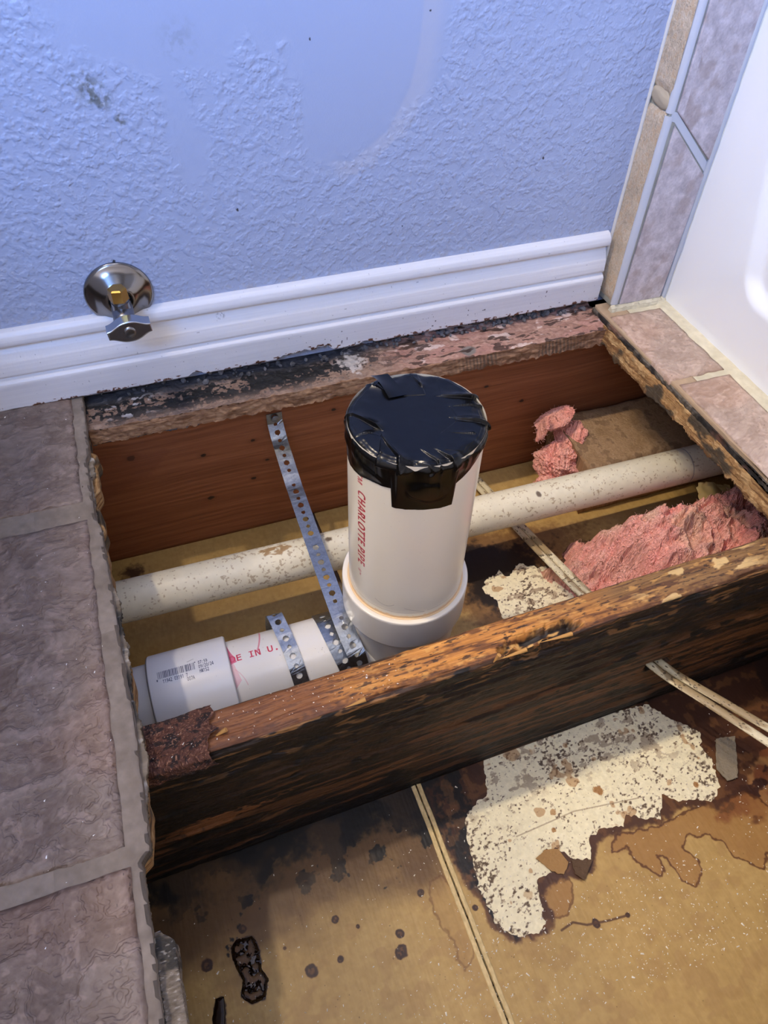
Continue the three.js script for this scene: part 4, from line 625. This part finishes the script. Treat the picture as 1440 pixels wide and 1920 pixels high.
// ------------------------------------------------------------------ black tape cover
{
  const t = thing('tape_cover', 'wrinkled glossy black tape sealing the top of the upright pipe', 'tape', [RX, 0, RZ]);
  const TY = 0.1385, R = 0.0588, RR = 0.0060;
  const black = phys({ color: 0x060607, roughness: 0.26, specularIntensity: 0.7 });
  // folds on the top sheet: [ax, az, bx, bz, half width, height, sharpness side]
  const F = [
    [-0.053, -0.025, -0.037, 0.002, 0.0055, 0.0032], [-0.057, 0.006, -0.044, 0.008, 0.003, 0.0014], [-0.036, 0.015, -0.045, 0.036, 0.004, 0.0026], [-0.036, 0.016, -0.030, 0.049, 0.0045, 0.0032],
    [0.029, -0.016, 0.052, -0.008, 0.0045, 0.0034], [0.031, -0.002, 0.057, 0.004, 0.003, 0.0018], [0.029, 0.013, 0.053, 0.026, 0.005, 0.0040], [0.019, 0.028, 0.035, 0.034, 0.002, 0.0010],
    [-0.010, 0.040, 0.001, 0.060, 0.0035, 0.0026], [0.001, 0.043, 0.010, 0.057, 0.0045, 0.0030], [-0.018, 0.049, -0.004, 0.0575, 0.003, 0.0022], [-0.014, -0.036, -0.026, -0.052, 0.006, 0.0036], [0.014, -0.05, 0.016, -0.036, 0.004, 0.0020], [0.006, 0.058, -0.012, 0.0575, 0.003, 0.0018], [0.046, 0.036, 0.03, 0.049, 0.003, 0.0014], [-0.022, 0.050, -0.034, 0.044, 0.004, 0.0020]];
  const FL = [ // overlapping ends of tape: convex outlines raised by one or two thicknesses
    [[-0.026, -0.060], [-0.018, -0.052], [-0.014, -0.036], [-0.008, -0.028], [0.016, -0.022], [0.021, -0.060]],
    [[0.010, 0.026], [0.028, 0.016], [0.062, 0.030], [0.040, 0.060], [0.006, 0.044]], [[0.030, -0.002], [0.058, 0.0], [0.062, 0.02], [0.03, 0.012]],
    [[-0.062, 0.004], [-0.046, 0.007], [-0.034, 0.016], [-0.028, 0.05], [-0.06, 0.04]], [[0.028, -0.017], [0.036, -0.05], [0.06, -0.02], [0.055, -0.008]]];
  const top = (x, z) => {
    const rr2 = Math.hypot(x, z); let h = (fbm(x * 60, z * 60, 3, 4) - 0.5) * 0.0006 + (fbm(x * 75, z * 75, 2, 44) - 0.5) * 0.0042 * ss(0.034, 0.056, rr2);
    for (const f of F) { const ex = f[2] - f[0], ez = f[3] - f[1], L2 = ex * ex + ez * ez, tt = clamp(((x - f[0]) * ex + (z - f[1]) * ez) / L2), dx = x - f[0] - ex * tt, dz = z - f[1] - ez * tt, d = Math.hypot(dx, dz), sd = (dx * ez - dz * ex) > 0 ? 2.2 : 0.16; const q = 1 - clamp(d / (f[4] * sd)); h += 1.35 * f[5] * q * q * (0.25 + 0.75 * tt); }
    for (const P of FL) h += 0.0006 * ss(0.0004, -0.0004, polySD(x, z, P));
    return h;
  };
  const SK = [[-180, 0.116], [-120, 0.108], [-90, 0.101], [-75, 0.103], [-60, 0.107], [-40.5, 0.1085], [-39, 0.0872], [-15, 0.0880], [12.2, 0.0862], [13.4, 0.110], [30, 0.118], [48, 0.126], [70, 0.126], [90, 0.122], [140, 0.118], [180, 0.116]];
  const skirt = (a) => { for (let i = 1; i < SK.length; i++) if (a <= SK[i][0]) return lerp(SK[i - 1][1], SK[i][1], (a - SK[i - 1][0]) / (SK[i][0] - SK[i - 1][0])); return SK[0][1]; };
  const NA = 480, NT = 120, NE = 14, NS = 30, P = [], I = [];
  for (let i = 0; i <= NA; i++) {
    const a = -180 + 360 * i / NA, th = a * Math.PI / 180, sx = Math.sin(th), sz = Math.cos(th), Rr = R - 0.0011 * (1 - Math.abs(Math.sin(a * 0.075 + 1.2 * Math.sin(a * 0.03)))) + (fbm(Math.cos(th) * 6 + 9, Math.sin(th) * 6, 3, 7) - 0.5) * 0.0026;
    const row = [];
    for (let k = 0; k <= NT; k++) { const r = (Rr - RR) * k / NT, x = r * sx, z = r * sz; row.push([x, TY + top(x, z) - 0.002 * Math.pow(r / R, 3), z]); }
    const xe = (Rr - RR) * sx, ze = (Rr - RR) * sz, hr = top(xe * 1.02, ze * 1.02);
    for (let k = 1; k <= NE; k++) { const q = k / NE * Math.PI / 2, wr = top(xe * (1 + 0.05 * k / NE), ze * (1 + 0.05 * k / NE)), r = Rr - RR + RR * Math.sin(q) + wr * 0.7 * Math.sin(q); row.push([r * sx, TY - 0.002 - RR * (1 - Math.cos(q)) + wr * Math.cos(q), r * sz]); }
    const ys = TY - 0.002 - RR, yl = skirt(a) + (fbm(a * 0.25, 3, 2, 2) - 0.5) * 0.0012;
    for (let k = 1; k <= NS; k++) { const q = k / NS, y = lerp(ys, yl, q); const wr = hr * 0.7 * (1 - q) * (1 - q) + 0.0016 * ss(0.45, 0.7, fbm(a * 0.045 + y * 24, y * 46, 2, 12)) * Math.sin(Math.PI * Math.min(1, q * 1.1)); const r = lerp(Rr, 0.0577, ss(0, 0.85, q)) + wr; row.push([r * sx, y, r * sz]); }
    P.push(...row.flat());
  }
  const M = NT + 1 + NE + NS; for (let i = 0; i < NA; i++) for (let k = 0; k < M - 1; k++) { const a = i * M + k, b = a + 1, c = a + M, d = c + 1; if (k > 0) I.push(a, b, c); I.push(b, d, c); }
  const g = new THREE.BufferGeometry(); g.setAttribute('position', new THREE.Float32BufferAttribute(P, 3)); g.setIndex(I); g.computeVertexNormals();
  mesh('tape_sheet', g, black, t);
  // loose curled end near the back of the top
  const curl = gridGeo(24, 20, (u, v) => { const x = lerp(-0.021, -0.005, u) + 0.006 * v, z = lerp(-0.057, -0.026, v); return [x, TY + 0.0012 + 0.0052 * Math.pow(1 - u, 2) * Math.sin(Math.PI * clamp(v * 0.9 + 0.1)), z]; });
  mesh('loose_end', flip(curl), black, t);
}
// ------------------------------------------------------------------ perforated metal straps
function ribbon(path, width, th, holes, xs) {                   // path: (z, y) points; xs(t): x along the path
  const C = new THREE.CatmullRomCurve3(path.map(p => new THREE.Vector3(p[0], p[1], p[2])), false, 'catmullrom', 0.2), L = C.getLength(), pitch = 0.0106, n = Math.floor(L / pitch), geos = [];
  const N = 600, F = []; const pts = C.getSpacedPoints(N);
  for (let i = 0; i <= N; i++) { const a = pts[Math.max(0, i - 1)], b = pts[Math.min(N, i + 1)], T = b.clone().sub(a).normalize(); let Wd = new THREE.Vector3(1, 0, 0); Wd.addScaledVector(T, -Wd.dot(T)).normalize(); F.push([pts[i], Wd, new THREE.Vector3().crossVectors(T, Wd).normalize()]); }
  for (let k = 0; k < n; k++) {
    const s0 = k * pitch, r = holes(k), s = new THREE.Shape(), hw = width / 2, S = 5;
    for (let i = 0; i <= S; i++) { const q = s0 + pitch * i / S; i ? s.lineTo(-hw, q) : s.moveTo(-hw, q); } for (let i = S; i >= 0; i--) s.lineTo(hw, s0 + pitch * i / S);
    if (r) { const hp = new THREE.Path(); hp.absarc(0, s0 + pitch / 2, r, 0, Math.PI * 2, true); s.holes.push(hp); }
    geos.push(new THREE.ExtrudeGeometry(s, { depth: th, bevelEnabled: false, curveSegments: 14 }));
  }
  const g = mergeGeometries(geos), p = g.attributes.position, U = new Float32Array(p.count * 2);
  for (let i = 0; i < p.count; i++) {
    const w = p.getX(i), q = p.getY(i), d = p.getZ(i) + (fbm(q * 70, w * 30, 2, 3) - 0.5) * 0.0012, f = F[Math.min(N, Math.round(q / L * N))], V = f[0].clone().addScaledVector(f[1], w).addScaledVector(f[2], d);
    U[2 * i] = w * 8; U[2 * i + 1] = q * 8; p.setXYZ(i, V.x, V.y, V.z);
  }
  g.setAttribute('uv', new THREE.BufferAttribute(U, 2)); g.computeVertexNormals(); return g;
}
{
  const zinc = paint(512, 512, (u, v, o) => { const c = fbm(u * 26, v * 26, 2, 3), n = fbm(u * 120, v * 120, 3, 8), t = (vn(u * 60 + c * 6, v * 60, 5) - 0.5) * 40 + (n - 0.5) * 30; o[0] = 148 + t * 0.5; o[1] = 152 + t * 0.5; o[2] = 156 + t * 0.5; o[3] = c; });
  const zm = std({ map: zinc.map, bumpMap: zinc.bumpMap, bumpScale: 0.0002, metalness: 1, roughness: 0.34 });
  const hole = (k) => k % 9 === 8 ? 0 : (k & 1 ? 0.0024 : 0.0035);
  const A = thing('hanger_strap', 'long perforated galvanized strap hanging from the reddish joist and looping the branch pipe', 'strap');
  const loop = (a, r) => [PY + r * Math.sin(a * Math.PI / 180), RZ + r * Math.cos(a * Math.PI / 180)];
  const path = [[-0.0700, -0.0640, 0.0325], [-0.0700, -0.0790, 0.0345], [-0.0695, -0.0930, 0.050], [-0.0690, -0.1130, 0.110], [-0.0690, -0.1200, 0.19], [-0.0690, -0.1235, 0.26], [-0.0680, -0.1290, 0.310], [-0.0640, -0.1430, 0.340]];
  for (const [a, r, x] of [[12, 0.0515, -0.060], [-25, 0.0500, -0.059], [-60, 0.0485, -0.062], [-95, 0.0477, -0.066], [-135, 0.0472, -0.072], [-175, 0.0468, -0.079], [-215, 0.0464, -0.083], [-250, 0.0464, -0.083], [-285, 0.0464, -0.080], [-315, 0.0464, -0.075], [-335, 0.0466, -0.071], [-350, 0.0475, -0.069]]) { const [y, z] = loop(a, r); path.push([x, y, z]); }
  mesh('strap_band', ribbon(path, 0.0195, 0.0006, hole), zm, A);
  const scr = new THREE.LatheGeometry([[0, 0.0022], [0.0016, 0.0022], [0.0017, 0.0014], [0.0042, 0.0016], [0.0048, 0.0006], [0.0048, 0], [0.0018, -0.001], [0.0018, -0.004]].map(p => new THREE.Vector2(p[0], p[1])), 20); scr.rotateX(Math.PI / 2); scr.translate(-0.0695, -0.0700, 0.0365); mesh('screw', scr, std({ color: 0x8f9398, metalness: 0.9, roughness: 0.4 }), A);
  const bolt = mergeGeometries([new THREE.CylinderGeometry(0.0030, 0.0030, 0.026, 16), new THREE.CylinderGeometry(0.0062, 0.0062, 0.005, 6).translate(0, -0.006, 0), new THREE.CylinderGeometry(0.0056, 0.0056, 0.0035, 16).translate(0, 0.004, 0)].map(q => { q.deleteAttribute('uv'); return q; }));
  bolt.rotateZ(Math.PI / 2 - 0.35); bolt.rotateY(-0.25); bolt.translate(-0.0700, -0.1735, 0.3590); mesh('bolt', bolt, std({ color: 0x6d7276, metalness: 0.95, roughness: 0.25 }), A);
  const B = thing('hanger_strap', 'short perforated galvanized strap bent over the branch pipe beside the coupling', 'strap');
  const pb = [[-0.1360, -0.196, 0.2545], [-0.1355, -0.170, 0.2570], [-0.1345, -0.1475, 0.2615], [-0.1335, -0.1405, 0.2660], [-0.1320, -0.1400, 0.2760]];
  for (const [a, r, x] of [[-262, 0.0475, -0.129], [-280, 0.0468, -0.1275], [-305, 0.0464, -0.126], [-330, 0.0464, -0.1245], [-360, 0.0464, -0.123], [-400, 0.0466, -0.121], [-440, 0.047, -0.119]]) { const [y, z] = loop(a, r); pb.push([x, y, z]); }
  mesh('strap_band', ribbon(pb, 0.0165, 0.0006, (k) => k % 2 ? 0.0023 : 0.0034), zm, B);
}
// ------------------------------------------------------------------ pale flat cables through the joist
{
  const ct = paint(64, 1024, (u, v, o) => { const n = fbm(u * 10, v * 260, 4, 5), b = fbm(u * 3, v * 24, 3, 6); o[0] = 216 + (n - 0.5) * 40; o[1] = 204 + (n - 0.5) * 40; o[2] = 168 + (n - 0.5) * 34; mixc(o, 120, 94, 58, ss(0.52, 0.66, b) * 0.6); mixc(o, 62, 48, 32, ss(0.66, 0.72, n) * 0.8); o[3] = n; });
  const cm = std({ map: ct.map, bumpMap: ct.bumpMap, bumpScale: 0.0004, roughness: 0.5 });
  const cable = (pts, lab) => {
    const C = new THREE.CatmullRomCurve3(pts.map(p => new THREE.Vector3(...p))), N = 160, g = gridGeo(N, 16, (u, v) => {
      const p = C.getPointAt(u), T = C.getTangentAt(u), up = new THREE.Vector3(0, 1, 0), S = new THREE.Vector3().crossVectors(T, up).normalize(), a = v * 2 * Math.PI, Nn = new THREE.Vector3().crossVectors(S, T);
      p.addScaledVector(S, 0.0046 * Math.cos(a)).addScaledVector(Nn, 0.0028 * Math.sin(a)); return [p.x, p.y, p.z];
    });
    const u = g.attributes.uv; for (let i = 0; i < u.count; i++) u.setXY(i, u.getY(i), u.getX(i));
    const t = thing('flat_cable', lab, 'cable'); mesh('sheath', g, cm, t);
  };
  cable([[0.2088, -0.2575, 0.034], [0.212, -0.252, 0.065], [0.222, -0.232, 0.18], [0.2320, -0.2050, 0.305], [0.2365, -0.180, 0.40], [0.2405, -0.166, 0.447], [0.263, -0.150, 0.51], [0.291, -0.146, 0.566], [0.34, -0.145, 0.66], [0.45, -0.15, 0.85]], 'pale flat cable crossing the hole, nearer the drain of the two');
  cable([[0.2188, -0.2575, 0.034], [0.222, -0.252, 0.065], [0.233, -0.233, 0.18], [0.2445, -0.208, 0.305], [0.2510, -0.184, 0.40], [0.2560, -0.171, 0.447], [0.284, -0.158, 0.51], [0.313, -0.154, 0.560], [0.37, -0.15, 0.66], [0.48, -0.155, 0.85]], 'pale flat cable crossing the hole, nearer the pink insulation of the two');
}
// ------------------------------------------------------------------ insulation
{
  const wt = paint(1024, 1024, (u, v, o) => { const wx = u + 0.03 * fbm(u * 12, v * 12, 3, 3), wy = v + 0.03 * fbm(u * 12, v * 12, 3, 9), n = fbm(wx * 60, wy * 90, 4, 4), f = fbm(wx * 300, wy * 200, 3, 8), b = fbm(u * 9, v * 9, 3, 12); const t = (n - 0.5) * 46 + (f - 0.5) * 40; o[0] = 242 + t; o[1] = 170 + t + (b - 0.5) * 50; o[2] = 152 + t + (b - 0.5) * 40; mixc(o, 226, 178, 140, ss(0.6, 0.74, b) * 0.35); mixc(o, 120, 66, 52, ss(0.76, 0.80, fbm(u * 70, v * 70, 3, 17)) * 0.6); o[3] = 0.5 * n + 0.5 * f; });
  const wool = phys({ map: wt.map, bumpMap: wt.bumpMap, bumpScale: 0.006, roughness: 1, sheen: 0.6, sheenRoughness: 0.8, sheenColor: new THREE.Color(0xf0c0b4) });
  const ridged = (x, y, s) => { let v = 0, a = 0.5; for (let i = 0; i < 4; i++) { v += a * (1 - Math.abs(2 * vn(x, y, s + i) - 1)); x *= 2.1; y *= 2.1; a *= 0.5; } return v; };
  const heap = (P, base, hf, s, N = 170) => {
    const b = bbox(P, 0.004), M = Math.round(N * (b[3] - b[1]) / (b[2] - b[0]));
    const g = gridGeo(N, M, (u, v) => {
      let x = lerp(b[0], b[2], u), z = lerp(b[1], b[3], v); const d = -polySD(x, z, P) + (fbm(x * 60, z * 60, 3, s) - 0.5) * 0.02;
      const wx = x + (fbm(x * 26, z * 26, 3, s + 2) - 0.5) * 0.05, wz = z + (fbm(x * 26, z * 26, 3, s + 5) - 0.5) * 0.05;
      const k = Math.sqrt(clamp(d / 0.05)), lump = ridged(wx * 17, wz * 24, s) - 0.5, curl = ridged(wx * 60, wz * 90, s + 9) - 0.5, fz = fbm(x * 500, z * 500, 2, s + 4) - 0.5;
      const y = base + k * (hf(x, z) + lump * 0.072 + curl * 0.016 + fz * 0.002);
      x += (fbm(x * 90, z * 90, 2, s + 21) - 0.5) * 0.010; z += (fbm(x * 90, z * 90, 2, s + 22) - 0.5) * 0.010;
      return [x, d < -0.004 ? base - 0.003 : y, z];
    });
    flip(g); return planeUV(g, 0, 0, 0.22, 2, 0, 0.22);
  };
  const fuzz = (g, n, len, s) => { // loose glass threads standing off the wool
    const p = g.attributes.position, nr = g.attributes.normal, geo = new THREE.CylinderGeometry(0.00022, 0.00012, 1, 3, 1, true), pts = []; seed = s;
    for (let i = 0; i < n * 6 && pts.length < n; i++) { const k = Math.floor(rnd() * p.count); if (p.getY(k) > YD + 0.012) pts.push(k); }
    const im = new THREE.InstancedMesh(geo, std({ color: 0xe8b0a4, roughness: 1 }), pts.length), M = new THREE.Matrix4(), q = new THREE.Quaternion();
    pts.forEach((k, i) => { const d = new THREE.Vector3(nr.getX(k) + rr(-1.3, 1.3), nr.getY(k) * 0.7 + rr(-0.6, 0.9), nr.getZ(k) + rr(-1.3, 1.3)).normalize(), l = len * rr(0.4, 1.3); q.setFromUnitVectors(new THREE.Vector3(0, 1, 0), d); M.compose(new THREE.Vector3(p.getX(k), p.getY(k), p.getZ(k)).addScaledVector(d, l * 0.38), q, new THREE.Vector3(1, l, 1)); im.setMatrixAt(i, M); });
    im.name = numbered('glass_threads'); im.userData = { kind: 'stuff' }; im.castShadow = im.receiveShadow = true; return im;
  };
  const c = thing('insulation_clump', 'loose fluffy pink fibreglass insulation heaped against the joist', 'insulation');
  const g1 = heap([[0.236, 0.230], [0.262, 0.240], [0.288, 0.206], [0.33, 0.222], [0.40, 0.222], [0.62, 0.222], [0.62, 0.400], [0.36, 0.400], [0.31, 0.395], [0.285, 0.355], [0.272, 0.290], [0.250, 0.252]], YD, (x, z) => 0.045 + 0.072 * ss(0.27, 0.36, x), 3, 230);
  c.add(Object.assign(mesh('wool', g1, wool, c))); c.add(fuzz(g1, 1400, 0.006, 77));
  mesh('paper_facing', gridGeo(20, 10, (u, v) => { const x = lerp(0.448, 0.500, u), z = lerp(0.226, 0.246, v) + 0.006 * u; return [x, -0.172 - 0.012 * v + 0.006 * Math.sin(u * 5) + 0.004 * fbm(u * 5, v * 5, 2, 3), z - 0.006 * ss(0.4, 1, fbm(u * 9, v * 3, 3, 5))]; }), std({ color: 0xb09a5e, roughness: 0.7 }), c);
  const b = thing('insulation_batt', 'brown paper faced insulation batt with pink wool spilling at its torn end', 'insulation');
  const kt = paint(512, 512, (u, v, o) => { const n = fbm(u * 90, v * 90, 4, 3), f = fbm(u * 14, v * 14, 4, 5); const t = (n - 0.5) * 26 + (f - 0.5) * 40; o[0] = 156 + t; o[1] = 126 + t; o[2] = 92 + t; if (vn(u * 130, v * 130, 7) > 0.93) mixc(o, 196, 176, 146, 0.6); mixc(o, 100, 74, 50, ss(0.62, 0.72, f) * 0.5); o[3] = n; });
  const body = sweep('x', 0.335, 0.70, 120, [[0.036, YD + 0.001], [0.150, YD + 0.001], [0.152, -0.19], [0.143, -0.176], [0.045, -0.170], [0.037, -0.176]], 0.005, (x, s, a, y) => [(fbm(x * 50, s * 60, 3, 4) - 0.5) * 0.004, y > -0.18 ? (fbm(x * 16, a * 22, 3, 6) - 0.5) * 0.006 : 0, x < 0.36 ? (fbm(a * 60, y * 60, 3, 2) - 0.5) * 0.014 : 0]);
  mesh('paper_facing', planeUV(body, 0, 0.3, 0.5, 2, 0, 0.2), std({ map: kt.map, bumpMap: kt.bumpMap, bumpScale: 0.0008, roughness: 0.8 }), b);
  const blob = (cx, cy, cz, rx, ry, rz, s, rot = 0) => { const g = new THREE.IcosahedronGeometry(1, 28), p = g.attributes.position, cr = Math.cos(rot), sr = Math.sin(rot), U = []; for (let i = 0; i < p.count; i++) { const x = p.getX(i), y = p.getY(i), z = p.getZ(i), wv = fbm3(x * 2, y * 2, z * 2, 3, s) * 1.4, k = 0.78 + 0.55 * (fbm3(x * 1.8 + wv, y * 3.2, z * 1.8, 4, s + 3) - 0.4) + 0.14 * (1 - Math.abs(2 * fbm3(x * 5 + wv, y * 9, z * 5, 2, s + 5) - 1) - 0.7); const X = x * rx * k, Y = y * ry * k, Z = z * rz * k; p.setXYZ(i, cx + X * cr - Y * sr, cy + X * sr + Y * cr, cz + Z); U.push(cx + X * 3, cz * 3 + Z * 3 + Y * 3); } g.setAttribute('uv', new THREE.Float32BufferAttribute(U, 2)); g.computeVertexNormals(); return g; };
  const tuft = mergeGeometries([blob(0.318, -0.205, 0.096, 0.040, 0.036, 0.034, 3, -0.6), blob(0.345, -0.180, 0.074, 0.016, 0.026, 0.030, 8, -0.9), blob(0.318, -0.148, 0.066, 0.032, 0.009, 0.020, 14, 0.35), blob(0.293, -0.150, 0.078, 0.006, 0.024, 0.010, 19, -0.25), blob(0.300, -0.228, 0.120, 0.030, 0.026, 0.022, 23, 0.1)]);
  mesh('wool', tuft, wool, b); b.add(fuzz(tuft, 700, 0.006, 91));
}
// ------------------------------------------------------------------ shut-off valve
{
  const v = thing('shutoff_valve', 'chrome water shut-off valve with brass nut and oval handle on the wall', 'valve', [-0.2098, 0.1085, 0]);
  const chrome = std({ color: 0x8d8a88, metalness: 1, roughness: 0.17 }), dark = std({ color: 0x8b8b8d, metalness: 1, roughness: 0.28 }), brass = std({ color: 0xb08a4a, metalness: 1, roughness: 0.34 });
  const L = (pts, n = 64) => { const g = new THREE.LatheGeometry(pts.map(p => new THREE.Vector2(p[0], p[1])), n); g.rotateX(Math.PI / 2); return g; };
  const esc = L([[0.0335, -0.001], [0.0342, 0.0012], [0.0336, 0.0032], [0.0312, 0.0044], [0.0285, 0.0052], [0.0240, 0.0085], [0.0185, 0.0135], [0.0150, 0.0160], [0.0125, 0.0170], [0.0112, 0.0168], [0.0108, 0.0150]], 72);
  { const p = esc.attributes.position; for (let i = 0; i < p.count; i++) { const a = Math.atan2(p.getY(i), p.getX(i)), r = Math.hypot(p.getX(i), p.getY(i)); p.setZ(i, p.getZ(i) + 0.0007 * Math.sin(a * 3 + 1) * ss(0.012, 0.024, r) * ss(0.034, 0.028, r)); } esc.computeVertexNormals(); }
  mesh('escutcheon', flip(esc), chrome, v);
  const bodyG = mergeGeometries([L([[0.0, 0.005], [0.0085, 0.005], [0.0085, 0.022], [0.0100, 0.024], [0.0105, 0.030], [0.0105, 0.050], [0.0092, 0.053], [0.0092, 0.056], [0.0070, 0.058], [0.0, 0.058]], 40), new THREE.CylinderGeometry(0.0078, 0.0086, 0.012, 28).translate(0, 0.012, 0.0405), new THREE.CylinderGeometry(0.0088, 0.0088, 0.0016, 28).translate(0, 0.0135, 0.0405)]);
  mesh('valve_body', bodyG, dark, v);
  const nut = new THREE.CylinderGeometry(0.0090, 0.0096, 0.0115, 6); nut.rotateY(0.35); const cap = new THREE.CylinderGeometry(0.0072, 0.0090, 0.0012, 6); cap.rotateY(0.35); cap.translate(0, 0.0063, 0);
  mesh('brass_nut', mergeGeometries([nut.toNonIndexed(), cap.toNonIndexed()]).translate(0, 0.0225, 0.0405), Object.assign(brass, { flatShading: true }), v);
  const stem = L([[0.0, 0.056], [0.0046, 0.056], [0.0046, 0.068], [0.0, 0.068]], 24); mesh('stem', stem, dark, v);
  const hs = new THREE.Shape(); hs.moveTo(-0.0195, -0.0034); hs.bezierCurveTo(-0.012, -0.0045, -0.010, -0.0098, 0, -0.0098); hs.bezierCurveTo(0.010, -0.0098, 0.012, -0.0045, 0.0195, -0.0034); hs.lineTo(0.0195, 0.0034); hs.bezierCurveTo(0.012, 0.0045, 0.010, 0.0098, 0, 0.0098); hs.bezierCurveTo(-0.010, 0.0098, -0.012, 0.0045, -0.0195, 0.0034); hs.closePath();
  const hg = new THREE.ExtrudeGeometry(hs, { depth: 0.0115, bevelEnabled: true, bevelSize: 0.0014, bevelThickness: 0.0010, bevelSegments: 3, curveSegments: 16 }); hg.rotateZ(0.07); hg.translate(0.0025, -0.0005, 0.0605);
  mesh('handle', hg, std({ color: 0xb6bac0, metalness: 1, roughness: 0.26 }), v);
  const plug = L([[0, 0.0745], [0.0040, 0.0745], [0.0058, 0.0735], [0.0060, 0.0715]], 28); plug.translate(0.0025, -0.0005, 0); mesh('handle_screw', plug, dark, v);
}
// ------------------------------------------------------------------ white crumbs lying about
{
  const sh = new THREE.TetrahedronGeometry(1, 0);
  const crumbs = (name, label, n, place, col, smin, smax) => {
    const im = new THREE.InstancedMesh(sh, std({ color: col, roughness: 0.8 }), n), M = new THREE.Matrix4(), q = new THREE.Quaternion(), e = new THREE.Euler();
    for (let i = 0; i < n; i++) { const p = place(), s = rr(smin, smax) * (rnd() < 0.06 ? 1.7 : 1); q.setFromEuler(e.set(rr(-0.3, 0.3), rr(0, 6.28), rr(-0.3, 0.3))); M.compose(new THREE.Vector3(p[0], p[1] + s * 0.25, p[2]), q, new THREE.Vector3(s * rr(0.6, 1.6), s * 0.45, s * rr(0.35, 0.7))); im.setMatrixAt(i, M); }
    im.name = name; im.userData = { kind: 'stuff', label, category: 'crumbs' }; im.castShadow = im.receiveShadow = true; scene.add(im);
  };
  seed = 4242;
  crumbs('plastic_crumbs', 'tiny white plastic shavings scattered over the brown paper', 1500, () => { const x = rr(-0.31, 0.34), z = 0.455 + 0.24 * Math.sqrt(rnd()); return (fbm(x * 12, z * 12, 3, 9) > 0.42 || rnd() < 0.35) ? [x, YD + 0.0003, z] : [rr(-0.1, 0.2), YD + 0.0003, rr(0.6, 0.69)]; }, 0xf2ecdc, 0.0005, 0.0013);
  crumbs('plastic_crumbs_001', 'white shavings sprinkled over the left tiles', 60, () => [rr(-0.40, -0.283), 0.0004, rr(0.02, 0.56)], 0xf4f4f4, 0.0004, 0.0012);
  crumbs('plastic_crumbs_002', 'white shavings resting along the top of the weathered joist', 90, () => { const x = rr(-0.265, -0.05); return [x, YP + 0.0022, rr(0.412, 0.442) - 0.02 * x]; }, 0xf4efe4, 0.0004, 0.0012);
}
// ------------------------------------------------------------------ vanity and its lamp (outside the picture: they shade and light the hole)
{
  const vc = thing('vanity_cabinet', 'white vanity cabinet with a pale counter left of the valve', 'cabinet', [-1.04, 0, 0]);
  const paintM = std({ color: 0xd9d7d2, roughness: 0.5 });
  mesh('carcass', box(-0.55, 0.55, 0.09, 0.78, 0.003, 0.38), paintM, vc); mesh('toe_kick', box(-0.54, 0.52, 0.0, 0.09, 0.003, 0.32), std({ color: 0x6c655c }), vc);
  mesh('countertop', new RoundedBoxGeometry(1.13, 0.035, 0.43, 3, 0.006).translate(0.005, 0.7985, 0.218), std({ color: 0xcdc8be, roughness: 0.3 }), vc);
  for (const x of [-0.27, 0.27]) { const d = mesh('door', new RoundedBoxGeometry(0.50, 0.62, 0.02, 2, 0.004).translate(x, 0.43, 0.391), paintM, vc); mesh('knob', new THREE.SphereGeometry(0.013, 16, 10).translate(x - Math.sign(x) * 0.2, 0.62, 0.413), std({ color: 0xaaaaaa, metalness: 1, roughness: 0.3 }), d); }
  const mc = thing('added_shade_cabinet', 'added shallow mirror cabinet below the vanity lamp, shading the wall', 'cabinet', [-0.86, 0.95, 0]);  // added out of view to keep direct lamp light off the wall
  mesh('carcass', box(-0.30, 0.30, 0, 0.66, 0.001, 0.062), paintM, mc); mesh('mirror_door', box(-0.298, 0.298, 0.002, 0.658, 0.0622, 0.07), std({ color: 0xdddddd, metalness: 1, roughness: 0.05 }), mc);
  const vl = thing('vanity_lamp', 'vanity lamp bar with three warm globe bulbs on the wall', 'lamp', [-0.80, 1.75, 0]);
  mesh('back_plate', new RoundedBoxGeometry(0.42, 0.09, 0.025, 3, 0.006).translate(0, 0, 0.0135), std({ color: 0xbbbbbb, metalness: 1, roughness: 0.25 }), vl);
  for (const x of [-0.15, 0, 0.15]) {
    mesh('bulb', new THREE.SphereGeometry(0.032, 24, 16).translate(x, 0, 0.085), std({ color: 0xffffff, emissive: LAMP.color, emissiveIntensity: 6 }), vl);
    mesh('socket', new THREE.CylinderGeometry(0.02, 0.024, 0.035, 20).rotateX(Math.PI / 2).translate(x, 0, 0.042), std({ color: 0xbbbbbb, metalness: 1, roughness: 0.3 }), vl);
    const l = new THREE.PointLight(LAMP.color, LAMP.I); l.position.set(x, 0, 0.085); l.castShadow = true; l.shadow.radius = 1.4; vl.add(l);
  }
  const cl = thing('added_fill_lamp', 'added square ceiling lamp for warm fill, unseen', 'lamp', [0.15, 2.40, 1.25]);  // added out of view as a faint warm fill
  mesh('housing', new RoundedBoxGeometry(0.56, 0.05, 0.56, 3, 0.01).translate(0, -0.0255, 0), std({ color: 0xdddddd }), cl);
  mesh('diffuser', box(-0.25, 0.25, -0.06, -0.0505, -0.25, 0.25), std({ color: 0xffffff, emissive: TOP.color, emissiveIntensity: 2 }), cl);
}
renderer.render(scene, camera);
